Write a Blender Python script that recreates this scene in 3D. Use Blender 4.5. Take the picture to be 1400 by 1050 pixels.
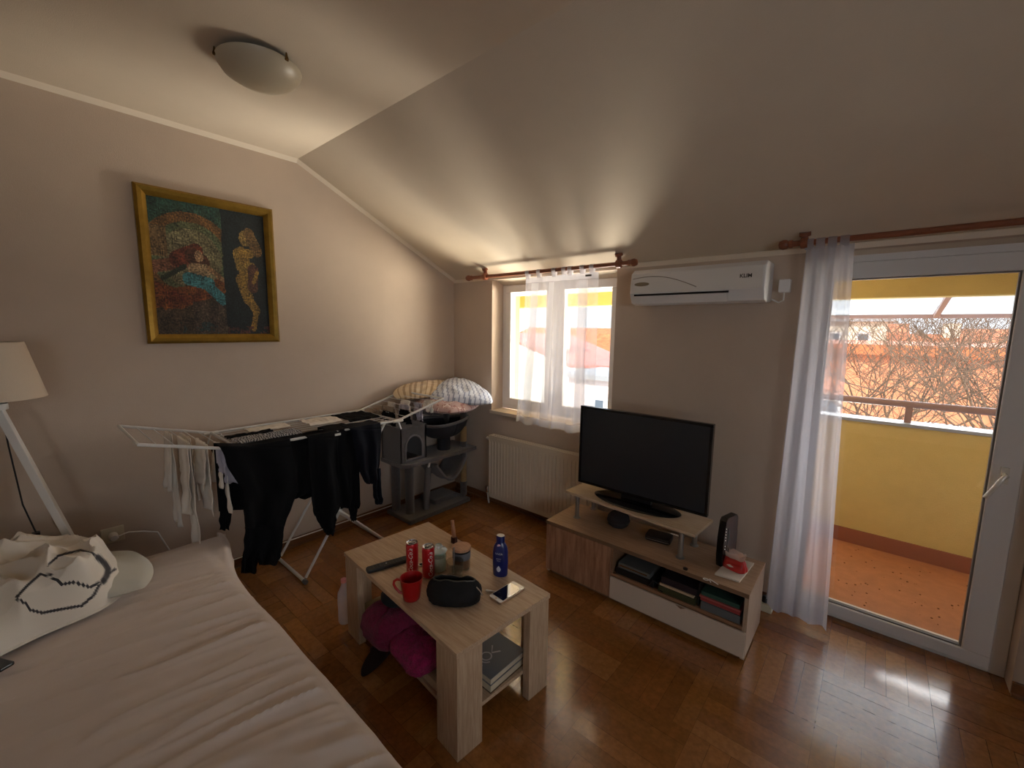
import bpy, bmesh, math, random
from mathutils import Vector, Matrix, noise
random.seed(7)
SC = bpy.context.scene
for o in list(bpy.data.objects): bpy.data.objects.remove(o)

# ---------------------------------------------------------------- camera
EYE = Vector((0, 0, 1.5))
CR = Vector((0.7588298, 0.65117679, 0.01208854))
CU = Vector((-0.09420367, 0.09137391, 0.99135083))
CF = Vector((-0.64444008, 0.75340534, -0.13068049))
FPX = 582.9
cam_d = bpy.data.cameras.new('camera'); cam = bpy.data.objects.new('camera', cam_d)
SC.collection.objects.link(cam); SC.camera = cam
cam_d.sensor_width = 36; cam_d.lens = FPX / 1400 * 36; cam_d.clip_start = 0.02; cam_d.clip_end = 500
m = Matrix((CR, CU, -CF)).transposed().to_4x4(); m.translation = EYE
cam.matrix_world = m

# ---------------------------------------------------------------- world, sun, exposure
SC.view_settings.view_transform = 'Standard'; SC.view_settings.look = 'None'
SC.view_settings.gamma = 1; SC.view_settings.use_curve_mapping = False
SC.view_settings.exposure = 0.75
SKY = 0.95; SUN = 3.6
w = bpy.data.worlds.new('sky'); SC.world = w; w.use_nodes = True
nt = w.node_tree; nt.nodes.clear()
tc = nt.nodes.new('ShaderNodeTexCoord'); sx = nt.nodes.new('ShaderNodeSeparateXYZ')
rp = nt.nodes.new('ShaderNodeValToRGB'); bg = nt.nodes.new('ShaderNodeBackground'); wo = nt.nodes.new('ShaderNodeOutputWorld')
nt.links.new(tc.outputs['Generated'], sx.inputs[0]); nt.links.new(sx.outputs['Z'], rp.inputs[0])
rp.color_ramp.elements[0].position = 0.0; rp.color_ramp.elements[0].color = (0.86, 0.93, 1.0, 1)
rp.color_ramp.elements[1].position = 0.6; rp.color_ramp.elements[1].color = (0.50, 0.72, 1.0, 1)
nt.links.new(rp.outputs[0], bg.inputs[0]); bg.inputs[1].default_value = SKY
nt.links.new(bg.outputs[0], wo.inputs[0])
sd = bpy.data.lights.new('sun', 'SUN'); sd.energy = SUN; sd.angle = 0.009; sd.color = (1.0, 0.93, 0.82)
so = bpy.data.objects.new('sun', sd); SC.collection.objects.link(so)
so.rotation_euler = Vector((0.15, 1.0, -0.85)).to_track_quat('-Z', 'Y').to_euler(); so.location = (0, -5, 12)
# added soft suns as hazy fill; added spots stand in for courtyard bounce
def soft_sun(name, d, e, ang, col):
    l = bpy.data.lights.new(name, 'SUN'); l.energy = e; l.angle = math.radians(ang); l.color = col
    o = bpy.data.objects.new(name, l); SC.collection.objects.link(o); o.rotation_euler = Vector(d).to_track_quat('-Z', 'Y').to_euler(); o.location = (0, 8, 8)
soft_sun('haze_fill', (-0.45, -1.0, -0.06), 10.5, 70, (1.0, 0.97, 0.95))  # added fill lamp shining in through window and door
soft_sun('side_fill', (-0.8, 0.75, -0.12), 2.2, 60, (0.94, 0.96, 1.0))  # added fill lamp entering by the side window
def spot(name, loc, tgt, e, ang, rad, col):
    l = bpy.data.lights.new(name, 'SPOT'); l.energy = e; l.spot_size = math.radians(ang); l.spot_blend = 0.6; l.shadow_soft_size = rad; l.color = col
    o = bpy.data.objects.new(name, l); SC.collection.objects.link(o); o.location = loc
    o.rotation_euler = (Vector(tgt) - Vector(loc)).to_track_quat('-Z', 'Y').to_euler()
spot('courtyard_fill_far', (-1.0, 7.0, -1.6), (-2.1, 2.0, 1.7), 3000, 40, 1.3, (1.0, .92, .78))  # added spot, lifts the flat ceiling like sunlight off a roof
spot('courtyard_fill_right', (-1.1, 4.6, -1.7), (-2.0, 2.74, 1.4), 1050, 50, .5, (1.0, .88, .68))  # added spot aimed up through the window at the slope
spot('courtyard_fill_left', (-2.9, 4.6, -1.7), (-1.8, 2.74, 1.4), 850, 50, .5, (1.0, .92, .78))  # added spot, brightens the slope close to the window
spot('facade_fill', (1.1, 6.2, .25), (-2.0, 2.75, 1.4), 1450, 26, 1.0, (1.0, .90, .72))  # added spot, brightens the left wall near the corner
spot('facade_fill_low', (2.4, 5.6, .45), (-2.0, 2.75, 1.35), 1000, 26, .9, (1.0, .90, .72))  # second added spot for the left wall
def portal(name, loc, sx_, sz_):
    l = bpy.data.lights.new(name, 'AREA'); l.shape = 'RECTANGLE'; l.size = sx_; l.size_y = sz_; l.cycles.is_portal = True
    o = bpy.data.objects.new(name, l); SC.collection.objects.link(o); o.location = loc
    o.rotation_euler = Vector((0, -1, 0)).to_track_quat('-Z', 'Y').to_euler()
portal('window_daylight', (-1.90, 2.88, 1.35), 1.2, 1.15)
portal('door_daylight', (0.12, 2.88, 0.95), 0.9, 2.0)
portal('added_window_portal', (2.18, -0.8, 1.45), 2.2, 1.1); bpy.data.objects['added_window_portal'].rotation_euler = Vector((-1, 0, 0)).to_track_quat('-Z', 'Y').to_euler()  # sampling portal of the added side window
try:
    SC.cycles.max_bounces = 14; SC.cycles.diffuse_bounces = 8; SC.cycles.transparent_max_bounces = 16
    SC.cycles.sample_clamp_indirect = 6; SC.cycles.use_denoising = True
except Exception: pass

# ---------------------------------------------------------------- helpers
def s2l(c): return tuple(((v / 12.92) if v <= 0.04045 else ((v + 0.055) / 1.055) ** 2.4) for v in c)
def rgb(r, g, b): return s2l((r / 255, g / 255, b / 255)) + (1,)
def ray(px, py): return (CR * ((px - 700) / FPX) + CU * ((525 - py) / FPX) + CF)
def onx(px, py, X): d = ray(px, py); return EYE + d * (X / d.x)
def ony(px, py, Y): d = ray(px, py); return EYE + d * (Y / d.y)
def onz(px, py, Z): d = ray(px, py); return EYE + d * ((Z - EYE.z) / d.z)
def N(x, y=0, z=0): return noise.noise(Vector((x, y, z)))
def lerp(a, b, t): return a + (b - a) * t
def sm(t): t = max(0, min(1, t)); return t * t * (3 - 2 * t)

MATS = {}
def mat(name, col, rough=0.6, metal=0.0, spec=0.5, trans=0.0, var=0.0, vscale=30, bump=0.0, bscale=200, stretch=None,
        col2=None, sheen=0.0, emit=None, attr=False, alpha=1.0, coat=0.0):
    if name in MATS: return MATS[name]
    mt = bpy.data.materials.new(name); mt.use_nodes = True; MATS[name] = mt
    t = mt.node_tree; b = t.nodes['Principled BSDF']
    b.inputs['Base Color'].default_value = col
    b.inputs['Roughness'].default_value = rough; b.inputs['Metallic'].default_value = metal
    b.inputs['Specular IOR Level'].default_value = spec
    b.inputs['Transmission Weight'].default_value = trans
    b.inputs['Sheen Weight'].default_value = sheen; b.inputs['Coat Weight'].default_value = coat; b.inputs['Coat Roughness'].default_value = 0.10
    b.inputs['Alpha'].default_value = alpha
    if emit: b.inputs['Emission Color'].default_value = emit[:4]; b.inputs['Emission Strength'].default_value = emit[4]
    tcn = t.nodes.new('ShaderNodeTexCoord'); mp = t.nodes.new('ShaderNodeMapping')
    t.links.new(tcn.outputs['Object'], mp.inputs[0])
    if stretch: mp.inputs['Scale'].default_value = stretch
    src = None
    if attr:
        a = t.nodes.new('ShaderNodeAttribute'); a.attribute_name = 'Col'; src = a.outputs['Color']
        t.links.new(src, b.inputs['Base Color'])
    if var or col2:
        nz = t.nodes.new('ShaderNodeTexNoise'); nz.inputs['Scale'].default_value = vscale; nz.inputs['Detail'].default_value = 6
        nz.inputs['Roughness'].default_value = 0.65
        t.links.new(mp.outputs[0], nz.inputs['Vector'])
        r = t.nodes.new('ShaderNodeValToRGB'); t.links.new(nz.outputs[0], r.inputs[0])
        r.color_ramp.elements[0].position = 0.35; r.color_ramp.elements[1].position = 0.65
        if attr:
            r.color_ramp.elements[0].color = (1 - var,) * 3 + (1,); r.color_ramp.elements[1].color = (1 + var,) * 3 + (1,)
            mx = t.nodes.new('ShaderNodeMix'); mx.data_type = 'RGBA'; mx.blend_type = 'MULTIPLY'; mx.inputs[0].default_value = 1
            t.links.new(src, mx.inputs[6]); t.links.new(r.outputs[0], mx.inputs[7]); t.links.new(mx.outputs[2], b.inputs['Base Color'])
        else:
            c2 = col2 or tuple(max(0, c * (1 - var)) for c in col[:3]) + (1,)
            c1 = col if col2 else tuple(min(1, c * (1 + var)) for c in col[:3]) + (1,)
            r.color_ramp.elements[0].color = c2; r.color_ramp.elements[1].color = c1
            t.links.new(r.outputs[0], b.inputs['Base Color'])
    if bump:
        n2 = t.nodes.new('ShaderNodeTexNoise'); n2.inputs['Scale'].default_value = bscale; n2.inputs['Detail'].default_value = 4
        t.links.new(mp.outputs[0], n2.inputs['Vector'])
        bp = t.nodes.new('ShaderNodeBump'); bp.inputs['Strength'].default_value = bump; bp.inputs['Distance'].default_value = 0.01
        t.links.new(n2.outputs[0], bp.inputs['Height']); t.links.new(bp.outputs[0], b.inputs['Normal'])
    return mt

def glass_mat(name, tint=(1, 1, 1, 1), gloss=0.08):
    mt = bpy.data.materials.new(name); mt.use_nodes = True; t = mt.node_tree; t.nodes.clear(); MATS[name] = mt
    o = t.nodes.new('ShaderNodeOutputMaterial'); a = t.nodes.new('ShaderNodeBsdfTransparent'); g = t.nodes.new('ShaderNodeBsdfGlossy')
    a.inputs[0].default_value = tint; g.inputs['Roughness'].default_value = 0.02
    mx = t.nodes.new('ShaderNodeMixShader'); lw = t.nodes.new('ShaderNodeLayerWeight'); lw.inputs[0].default_value = 0.5
    pw = t.nodes.new('ShaderNodeMath'); pw.operation = 'POWER'; pw.inputs[1].default_value = 4.0
    ma = t.nodes.new('ShaderNodeMath'); ma.operation = 'MULTIPLY_ADD'; ma.inputs[1].default_value = 0.6; ma.inputs[2].default_value = 0.04
    t.links.new(lw.outputs['Facing'], pw.inputs[0]); t.links.new(pw.outputs[0], ma.inputs[0]); t.links.new(ma.outputs[0], mx.inputs[0])
    t.links.new(a.outputs[0], mx.inputs[1]); t.links.new(g.outputs[0], mx.inputs[2])
    t.links.new(mx.outputs[0], o.inputs[0]); return mt
def sheer_mat(name, col, alpha, transl=0.5):
    mt = bpy.data.materials.new(name); mt.use_nodes = True; t = mt.node_tree; t.nodes.clear(); MATS[name] = mt
    o = t.nodes.new('ShaderNodeOutputMaterial'); tr = t.nodes.new('ShaderNodeBsdfTransparent')
    d = t.nodes.new('ShaderNodeBsdfDiffuse'); tl = t.nodes.new('ShaderNodeBsdfTranslucent')
    d.inputs[0].default_value = col; tl.inputs[0].default_value = col
    m1 = t.nodes.new('ShaderNodeMixShader'); m1.inputs[0].default_value = transl
    t.links.new(d.outputs[0], m1.inputs[1]); t.links.new(tl.outputs[0], m1.inputs[2])
    m2 = t.nodes.new('ShaderNodeMixShader'); m2.inputs[0].default_value = alpha
    t.links.new(tr.outputs[0], m2.inputs[1]); t.links.new(m1.outputs[0], m2.inputs[2])
    t.links.new(m2.outputs[0], o.inputs[0]); return mt

WLOC = {}
class MB:
    def __init__(s): s.v = []; s.f = []; s.c = []; s.M = None; s.col = None
    def add(s, vs, fs):
        b = len(s.v)
        for p in vs:
            p = Vector(p); s.v.append(s.M @ p if s.M else p)
        for f in fs: s.f.append(tuple(b + i for i in f)); s.c.append(s.col)
        return s
    def box(s, x0, x1, y0, y1, z0, z1):
        return s.add([(x0, y0, z0), (x1, y0, z0), (x1, y1, z0), (x0, y1, z0), (x0, y0, z1), (x1, y0, z1), (x1, y1, z1), (x0, y1, z1)],
                     [(0, 3, 2, 1), (4, 5, 6, 7), (0, 1, 5, 4), (1, 2, 6, 5), (2, 3, 7, 6), (3, 0, 4, 7)])
    def rbox(s, x0, x1, y0, y1, z0, z1, r=0.01, n=4):
        """box with rounded vertical edges"""
        pts = []
        for cx, cy, a0 in ((x1 - r, y1 - r, 0), (x0 + r, y1 - r, 90), (x0 + r, y0 + r, 180), (x1 - r, y0 + r, 270)):
            for k in range(n + 1):
                a = math.radians(a0 + 90 * k / n); pts.append((cx + r * math.cos(a), cy + r * math.sin(a)))
        return s.prism(pts, z0, z1)
    def prism(s, pts, z0, z1):
        n = len(pts)
        return s.add([(x, y, z0) for x, y in pts] + [(x, y, z1) for x, y in pts],
                     [tuple(range(n - 1, -1, -1)), tuple(range(n, 2 * n))] + [(i, (i + 1) % n, n + (i + 1) % n, n + i) for i in range(n)])
    def poly(s, pts, off):
        """polygon in 3-D extruded by vector off"""
        n = len(pts); off = Vector(off)
        return s.add([Vector(p) for p in pts] + [Vector(p) + off for p in pts],
                     [tuple(range(n - 1, -1, -1)), tuple(range(n, 2 * n))] + [(i, (i + 1) % n, n + (i + 1) % n, n + i) for i in range(n)])
    def tube(s, pts, r, n=10, r2=None):
        pts = [Vector(p) for p in pts]; L = len(pts); vs = []; fs = []
        if r2 is None: r2 = r
        prev = None
        for i, p in enumerate(pts):
            d = (pts[min(i + 1, L - 1)] - pts[max(i - 1, 0)]).normalized()
            if prev is None: a = d.orthogonal().normalized()
            else:
                a = prev - d * prev.dot(d)
                a = a.normalized() if a.length > 1e-6 else d.orthogonal().normalized()
            prev = a; b = d.cross(a); rr = lerp(r, r2, i / max(1, L - 1))
            for k in range(n):
                t = 2 * math.pi * k / n; vs.append(p + a * rr * math.cos(t) + b * rr * math.sin(t))
        for i in range(L - 1):
            for k in range(n): fs.append((i * n + k, i * n + (k + 1) % n, (i + 1) * n + (k + 1) % n, (i + 1) * n + k))
        fs.append(tuple(range(n - 1, -1, -1))); fs.append(tuple(range((L - 1) * n, L * n)))
        return s.add(vs, fs)
    def lathe(s, prof, c=(0, 0, 0), n=32, sx=1, sy=1, rot=0):
        """prof: (r,z) list"""
        vs = []; fs = []; L = len(prof); cx, cy, cz = c
        for r, z in prof:
            for k in range(n):
                t = 2 * math.pi * k / n + rot; vs.append((cx + r * sx * math.cos(t), cy + r * sy * math.sin(t), cz + z))
        for i in range(L - 1):
            for k in range(n): fs.append((i * n + k, i * n + (k + 1) % n, (i + 1) * n + (k + 1) % n, (i + 1) * n + k))
        if prof[0][0] > 1e-5: fs.append(tuple(range(n - 1, -1, -1)))
        if prof[-1][0] > 1e-5: fs.append(tuple(range((L - 1) * n, L * n)))
        return s.add(vs, fs)
    def sheet(s, fn, nu, nv, colfn=None):
        b = len(s.v)
        for j in range(nv + 1):
            for i in range(nu + 1):
                p = Vector(fn(i / nu, j / nv)); s.v.append(s.M @ p if s.M else p)
        for j in range(nv):
            for i in range(nu):
                a = b + j * (nu + 1) + i; s.f.append((a, a + 1, a + nu + 2, a + nu + 1))
                s.c.append(colfn((i + .5) / nu, (j + .5) / nv) if colfn else s.col)
        return s
    def text(s, string, size, origin, xdir, ydir, off=0.0, warp=None, align='CENTER', shear=0, bold=0):
        cu = bpy.data.curves.new('t', 'FONT'); cu.body = string; cu.size = size; cu.align_x = align; cu.align_y = 'CENTER'
        cu.shear = shear; cu.offset = bold; cu.resolution_u = 3
        ob = bpy.data.objects.new('t', cu); SC.collection.objects.link(ob)
        dg = bpy.context.evaluated_depsgraph_get(); me = bpy.data.meshes.new_from_object(ob.evaluated_get(dg))
        o = Vector(origin); xd = Vector(xdir); yd = Vector(ydir); nn = xd.cross(yd).normalized()
        vs = []
        for v in me.vertices:
            if warp: vs.append(warp(v.co.x, v.co.y))
            else: vs.append(o + xd * v.co.x + yd * v.co.y + nn * off)
        s.add(vs, [tuple(p.vertices) for p in me.polygons])
        bpy.data.objects.remove(ob); bpy.data.meshes.remove(me); bpy.data.curves.remove(cu); return s
    def build(s, name, mt, parent=None, smooth=False, bevel=0, solid=0, sub=0, base=None, weld=False):
        me = bpy.data.meshes.new(name)
        lo = Vector((min(v.x for v in s.v), min(v.y for v in s.v), min(v.z for v in s.v)))
        hi = Vector((max(v.x for v in s.v), max(v.y for v in s.v), max(v.z for v in s.v)))
        o0 = Vector(base) if base else Vector(((lo.x + hi.x) / 2, (lo.y + hi.y) / 2, lo.z))
        me.from_pydata([v - o0 for v in s.v], [], s.f); me.update()
        if any(c is not None for c in s.c):
            a = me.color_attributes.new('Col', 'FLOAT_COLOR', 'CORNER')
            for p, c in zip(me.polygons, s.c):
                for li in p.loop_indices: a.data[li].color = c if c else (1, 1, 1, 1)
        bm = bmesh.new(); bm.from_mesh(me)
        if weld: bmesh.ops.remove_doubles(bm, verts=bm.verts, dist=1e-5)
        if not weld or True:
            if all(len(e.link_faces) == 2 for e in bm.edges): bmesh.ops.recalc_face_normals(bm, faces=bm.faces)
        bm.to_mesh(me); bm.free()
        if smooth:
            for p in me.polygons: p.use_smooth = True
        me.materials.append(mt)
        ob = bpy.data.objects.new(name, me); SC.collection.objects.link(ob)
        if parent: ob.parent = parent; ob.location = o0 - WLOC[parent.name]
        else: ob.location = o0
        WLOC[ob.name] = o0
        if solid:
            md = ob.modifiers.new('solid', 'SOLIDIFY'); md.thickness = solid; md.offset = 0
        if bevel:
            md = ob.modifiers.new('bevel', 'BEVEL'); md.width = bevel; md.segments = 2; md.limit_method = 'ANGLE'; md.angle_limit = math.radians(50)
        if sub:
            md = ob.modifiers.new('sub', 'SUBSURF'); md.levels = sub; md.render_levels = sub
        if smooth and not sub:
            try: ob.data.set_sharp_from_angle(angle=math.radians(42))
            except Exception: pass
        return ob
def thing(name, label, cat, loc, group=None):
    o = bpy.data.objects.new(name, None); SC.collection.objects.link(o); o.location = loc; o.empty_display_size = 0.05
    o['label'] = label; o['category'] = cat
    if group: o['group'] = group
    WLOC[o.name] = Vector(loc); return o
def tag(o, label, cat, group=None, kind=None):
    o['label'] = label; o['category'] = cat
    if group: o['group'] = group
    if kind: o['kind'] = kind
    return o
def struct(o, label=None):
    o['kind'] = 'structure'
    if label: o['label'] = label
    return o

# ---------------------------------------------------------------- materials
WALLC = rgb(198, 180, 162)
m_wall = mat('wall_paint', WALLC, 0.85, spec=0.2, var=0.03, vscale=3, bump=0.15, bscale=350)
m_ceil = mat('ceiling_paint', rgb(214, 200, 180), 0.85, spec=0.2, var=0.03, vscale=2, bump=0.1, bscale=250)
m_trimw = mat('cornice_paint', rgb(228, 214, 194), 0.7)
m_pvc = mat('white_pvc', rgb(228, 226, 224), 0.35, spec=0.5)
m_glass = glass_mat('window_glass')
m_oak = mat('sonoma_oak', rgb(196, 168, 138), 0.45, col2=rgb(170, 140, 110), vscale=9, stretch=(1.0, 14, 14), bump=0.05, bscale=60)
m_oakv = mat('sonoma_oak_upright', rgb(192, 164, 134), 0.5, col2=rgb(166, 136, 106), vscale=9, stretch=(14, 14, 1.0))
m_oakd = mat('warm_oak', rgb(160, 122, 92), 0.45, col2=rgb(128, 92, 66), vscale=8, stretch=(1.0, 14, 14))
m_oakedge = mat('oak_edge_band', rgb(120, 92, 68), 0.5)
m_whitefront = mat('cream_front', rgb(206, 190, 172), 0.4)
m_rod = mat('cherry_rod', rgb(132, 78, 54), 0.35, var=0.2, vscale=20, stretch=(1, 10, 10))
m_dark = mat('black_plastic', rgb(18, 18, 20), 0.35)
m_screen = mat('tv_screen', rgb(34, 40, 47), 0.3, spec=0.6)
m_gold = mat('aged_gold', rgb(150, 118, 48), 0.38, metal=0.75, var=0.2, vscale=12)
m_white = mat('white_paint', rgb(225, 222, 215), 0.5)
m_metalw = mat('white_enamel', rgb(215, 213, 208), 0.35)
m_chrome = mat('chrome', rgb(210, 210, 210), 0.2, metal=1)
m_steel = mat('brushed_steel', rgb(170, 168, 165), 0.35, metal=0.9)
m_yel = mat('yellow_render', rgb(198, 178, 112), 0.9, var=0.05, vscale=6, bump=0.2, bscale=120)
m_terr = mat('terracotta_tile', rgb(174, 118, 86), 0.55, var=0.1, vscale=14)
m_skirt = mat('terracotta_skirting', rgb(138, 84, 62), 0.55)

# ================================================================ ROOM SHELL
XL = -2.918; YW = 2.6; XR = 1.9; YB = -2.6; T = 0.30
RY, RZ, WZ = 1.278, 2.543, 1.915          # ridge line where the slope starts, wall top
def ceil_z(y): return RZ if y < RY else RZ + (y - RY) * (WZ - RZ) / (YW - RY)
# parquet: basket weave of five strips to a square, laid strip by strip
fb = MB(); Cc = 0.35
m_floor = mat('oak_parquet', rgb(150, 92, 48), 0.22, attr=True, var=0.16, vscale=14, stretch=(3, 3, 3), bump=0.03, bscale=40, spec=0.5, coat=0.8)
bases = [rgb(148, 96, 46), rgb(142, 90, 42), rgb(152, 102, 52), rgb(137, 85, 40), rgb(145, 95, 48)]
fb.col = rgb(84, 50, 26); fb.box(XL - 0.02, XR + 0.02, YB - 0.02, YW + 0.13, -0.05, -0.0015)
for i in range(-9, 7):
    for j in range(-15, 3):
        cx0 = -0.05 + i * Cc; cy0 = 2.226 + j * Cc
        tile = random.uniform(0.9, 1.08)
        for k in range(5):
            g = 0.0005
            if (i + j) % 2 == 0: a = (cx0 + k * .07 + g, cx0 + (k + 1) * .07 - g, cy0 + g, cy0 + Cc - g)
            else: a = (cx0 + g, cx0 + Cc - g, cy0 + k * .07 + g, cy0 + (k + 1) * .07 - g)
            x0, x1, y0, y1 = max(a[0], XL), min(a[1], XR), max(a[2], YB), min(a[3], YW + .12)
            if x1 <= x0 or y1 <= y0: continue
            b = random.choice(bases); q = tile * random.uniform(0.9, 1.1); fb.col = tuple(c * q for c in b[:3]) + (1,)
            dz = random.uniform(-.0004, .0004); z = [dz + random.uniform(-.0003, .0003) for _ in range(4)]
            fb.add([(x0, y0, z[0]), (x1, y0, z[1]), (x1, y1, z[2]), (x0, y1, z[3])], [(0, 1, 2, 3)])
struct(fb.build('floor', m_floor), 'warm brown oak parquet floor laid in basket weave')
# walls
def wall_profile(x0, x1):
    return [(YB, 0), (YW, 0), (YW, WZ), (RY, RZ), (YB, RZ)]
wl = MB(); wl.poly([(XL, y, z) for y, z in [(YB - T, -0.05), (YW, -0.05), (YW, WZ), (RY, RZ), (YB - T, RZ)]], (-T, 0, 0))
struct(wl.build('wall_left', m_wall), 'pinkish beige gable wall behind the painting')
wr_ = MB()
wr_.box(XR, XR + T, YB - T, -1.9, -.05, RZ); wr_.box(XR, XR + T, -1.9, .3, -.05, .9); wr_.box(XR, XR + T, -1.9, .3, 2.0, RZ)
wr_.poly([(XR, y, z) for y, z in [(.3, -0.05), (YW, -0.05), (YW, WZ), (RY, RZ), (.3, RZ)]], (T, 0, 0))
struct(wr_.build('wall_right', m_wall))
w2 = MB(); w2.box(XR + .12, XR + .18, -1.899, .299, .901, .96); w2.box(XR + .12, XR + .18, -1.899, .299, 1.94, 1.999)
for y in (-1.899, -1.19, -.47, .24): w2.box(XR + .12, XR + .18, y, y + .059, .96, 1.94)
w2o = struct(w2.build('added_window', m_pvc, bevel=.003), 'wide white side window added behind the camera to let in fill light')  # unseen window, added so more light reaches the room
for y in (-1.84, -1.13, -.41): q = MB(); q.box(XR + .145, XR + .153, y + .001, y + .649, .961, 1.939); q.build('pane', m_glass, w2o)
struct(wr_.build('wall_right', m_wall))
wb = MB(); wb.box(XL, XR, YB - T, YB, -0.05, RZ); struct(wb.build('wall_back', m_wall))
# window wall with two openings
WX0, WX1, WZ0, WZ1 = -2.45, -1.335, 0.785, 1.885
DX0, DX1, DZ1 = -0.31, 0.556, 1.885
ww = MB(); TOP = WZ + 0.0
ww.box(XL - T, WX0, YW, YW + T, -0.05, TOP); ww.box(WX0, WX1, YW, YW + T, -0.05, WZ0); ww.box(WX0, WX1, YW, YW + T, WZ1, TOP)
ww.box(WX1, DX0, YW, YW + T, -0.05, TOP); ww.box(DX0, DX1, YW, YW + T, DZ1, TOP); ww.box(DX1, XR + T, YW, YW + T, -0.05, TOP)
struct(ww.build('wall_window', m_wall), 'beige wall holding the window and the balcony door')
cl = MB(); cl.box(XL - T, XR + T, YB - T, RY, RZ, RZ + .3)
struct(cl.build('ceiling', m_ceil), 'flat cream ceiling over the bed')
cs = MB(); cs.poly([(XL - T, RY, RZ), (XL - T, YW + T, WZ + (WZ - RZ) / (YW - RY) * T), (XL - T, YW + T, WZ + .3), (XL - T, RY, RZ + .3)], (XR - XL + 2 * T, 0, 0))
struct(cs.build('ceiling_slope', m_ceil), 'sloping cream ceiling running down to the window wall')
# thin light cornice where left wall meets ceiling
tr = MB(); c = 0.022
sl = (WZ - RZ) / (YW - RY)
tr.poly([(XL, YB, RZ), (XL, YB, RZ - c), (XL + c, YB, RZ)], (0, RY - YB, 0))
tr.poly([(XL, RY, RZ), (XL, RY, RZ - c), (XL + c, RY, RZ)], (0, YW - RY, WZ - RZ))
struct(tr.build('trim_1', m_trimw), 'thin pale cornice along the top of the left wall')
t2 = MB(); t2.poly([(XL, YW, WZ), (XL, YW, WZ - .03), (XL, YW - .012, WZ - .005)], (XR - XL, 0, 0)); struct(t2.build('trim_2', m_trimw))
# baseboards
m_base = mat('oak_baseboard', rgb(120, 78, 44), 0.4, var=0.15, vscale=8, stretch=(10, 1, 10))
b1 = MB(); b1.box(XL, XL + .015, YB, YW, 0, .06); b1.box(XL, XL + .028, YB, YW, 0, .015); struct(b1.build('baseboard_left', m_base, bevel=.003))
b2 = MB()
for x0, x1 in ((XL + .03, DX0), (DX1, XR)): b2.box(x0, x1, YW - .015, YW, 0, .06); b2.box(x0, x1, YW - .028, YW, 0, .015)
struct(b2.build('baseboard_window', m_base, bevel=.003))

# window
FY = 2.735
wf = MB()
def frame(mb, x0, x1, z0, z1, t, y0, y1):
    mb.box(x0, x1, y0, y1, z1 - t, z1); mb.box(x0, x1, y0, y1, z0, z0 + t)
    mb.box(x0, x0 + t, y0, y1, z0 + t, z1 - t); mb.box(x1 - t, x1, y0, y1, z0 + t, z1 - t)
frame(wf, WX0 + .001, WX1 - .001, WZ0 + .025, WZ1 - .001, .035, FY, FY + .07)
wf.box(-1.925, -1.885, FY, FY + .07, WZ0 + .06, WZ1 - .036)
win = wf.build('window_1', m_pvc, bevel=.003); struct(win, 'white plastic double window with open view of rooftops')
for x0, x1 in ((WX0 + .036, -1.93), (-1.88, WX1 - .036)):
    s_ = MB(); frame(s_, x0 + .002, x1 - .002, WZ0 + .062, WZ1 - .038, .058, FY - .012, FY + .03)
    sa = s_.build('sash', m_pvc, win, bevel=.004)
    p = MB(); p.box(x0 + .062, x1 - .062, FY + .010, FY + .018, WZ0 + .12, WZ1 - .096); p.build('pane', m_glass, sa)
h = MB(); h.box(-1.925, -1.905, FY - .03, FY - .018, 1.28, 1.34); h.tube([(-1.915, FY - .03, 1.31), (-1.915, FY - .05, 1.31), (-1.915, FY - .05, 1.20)], .007); h.build('window_handle', m_pvc, win, smooth=True)
si = MB(); si.box(WX0 + .001, WX1 - .001, YW - .0, FY, WZ0, WZ0 + .022); si.box(WX0 - .01, WX1 + .01, YW - .016, YW - .001, WZ0 - .006, WZ0 + .022)
si.build('window_sill', mat('sill_paint', rgb(224, 208, 188), 0.5), win, bevel=.003)

# balcony door
DY = 2.70
df = MB(); df.box(DX0 + .001, DX1 - .001, DY, DY + .07, DZ1 - .05, DZ1 - .001); df.box(DX0 + .001, DX0 + .05, DY, DY + .07, 0.0, DZ1 - .05)
df.box(DX1 - .05, DX1 - .001, DY, DY + .07, 0.0, DZ1 - .05); df.box(DX0 + .05, DX1 - .05, DY, DY + .07, 0, .018)
door = df.build('door_1', m_pvc, bevel=.003); struct(door, 'white plastic balcony door with one tall pane')
s_ = MB(); GX0, GX1, GZ0, GZ1 = -0.205, 0.415, 0.078, 1.757
x0, x1, z0, z1 = DX0 + .052, DX1 - .052, .02, DZ1 - .052
s_.box(x0, x1, DY - .015, DY + .05, GZ1, z1); s_.box(x0, x1, DY - .015, DY + .05, z0, GZ0)
s_.box(x0, GX0, DY - .015, DY + .05, GZ0, GZ1); s_.box(GX1, x1, DY - .015, DY + .05, GZ0, GZ1)
sash = s_.build('sash', m_pvc, door, bevel=.004)
p = MB(); p.box(GX0 + .001, GX1 - .001, DY + .02, DY + .028, GZ0 + .001, GZ1 - .001); p.build('pane', m_glass, sash)
gk = MB(); frame(gk, GX0, GX1, GZ0, GZ1, .007, DY - .003, DY + .019); gk.build('glazing_bead', mat('grey_gasket', rgb(120, 118, 118), .5), sash)
h = MB(); h.box(.443, .467, DY - .027, DY - .0155, .87, .94)
h.tube([(.455, DY - .02, .91), (.455, DY - .055, .91), (.445, DY - .06, .90), (.425, DY - .058, .85), (.405, DY - .058, .805)], .009)
h.build('door_handle', mat('pale_handle', rgb(245, 240, 230), .25, metal=.2), door, smooth=True)

# ================================================================ BALCONY AND OUTSIDE
YO = YW + T; PY = 3.84
bf = MB()
bf.box(-1.45, 2.4, YO, PY + .12, -.14, -.02)
struct(bf.build('balcony_floor', m_terr), 'terracotta balcony floor')
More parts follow.
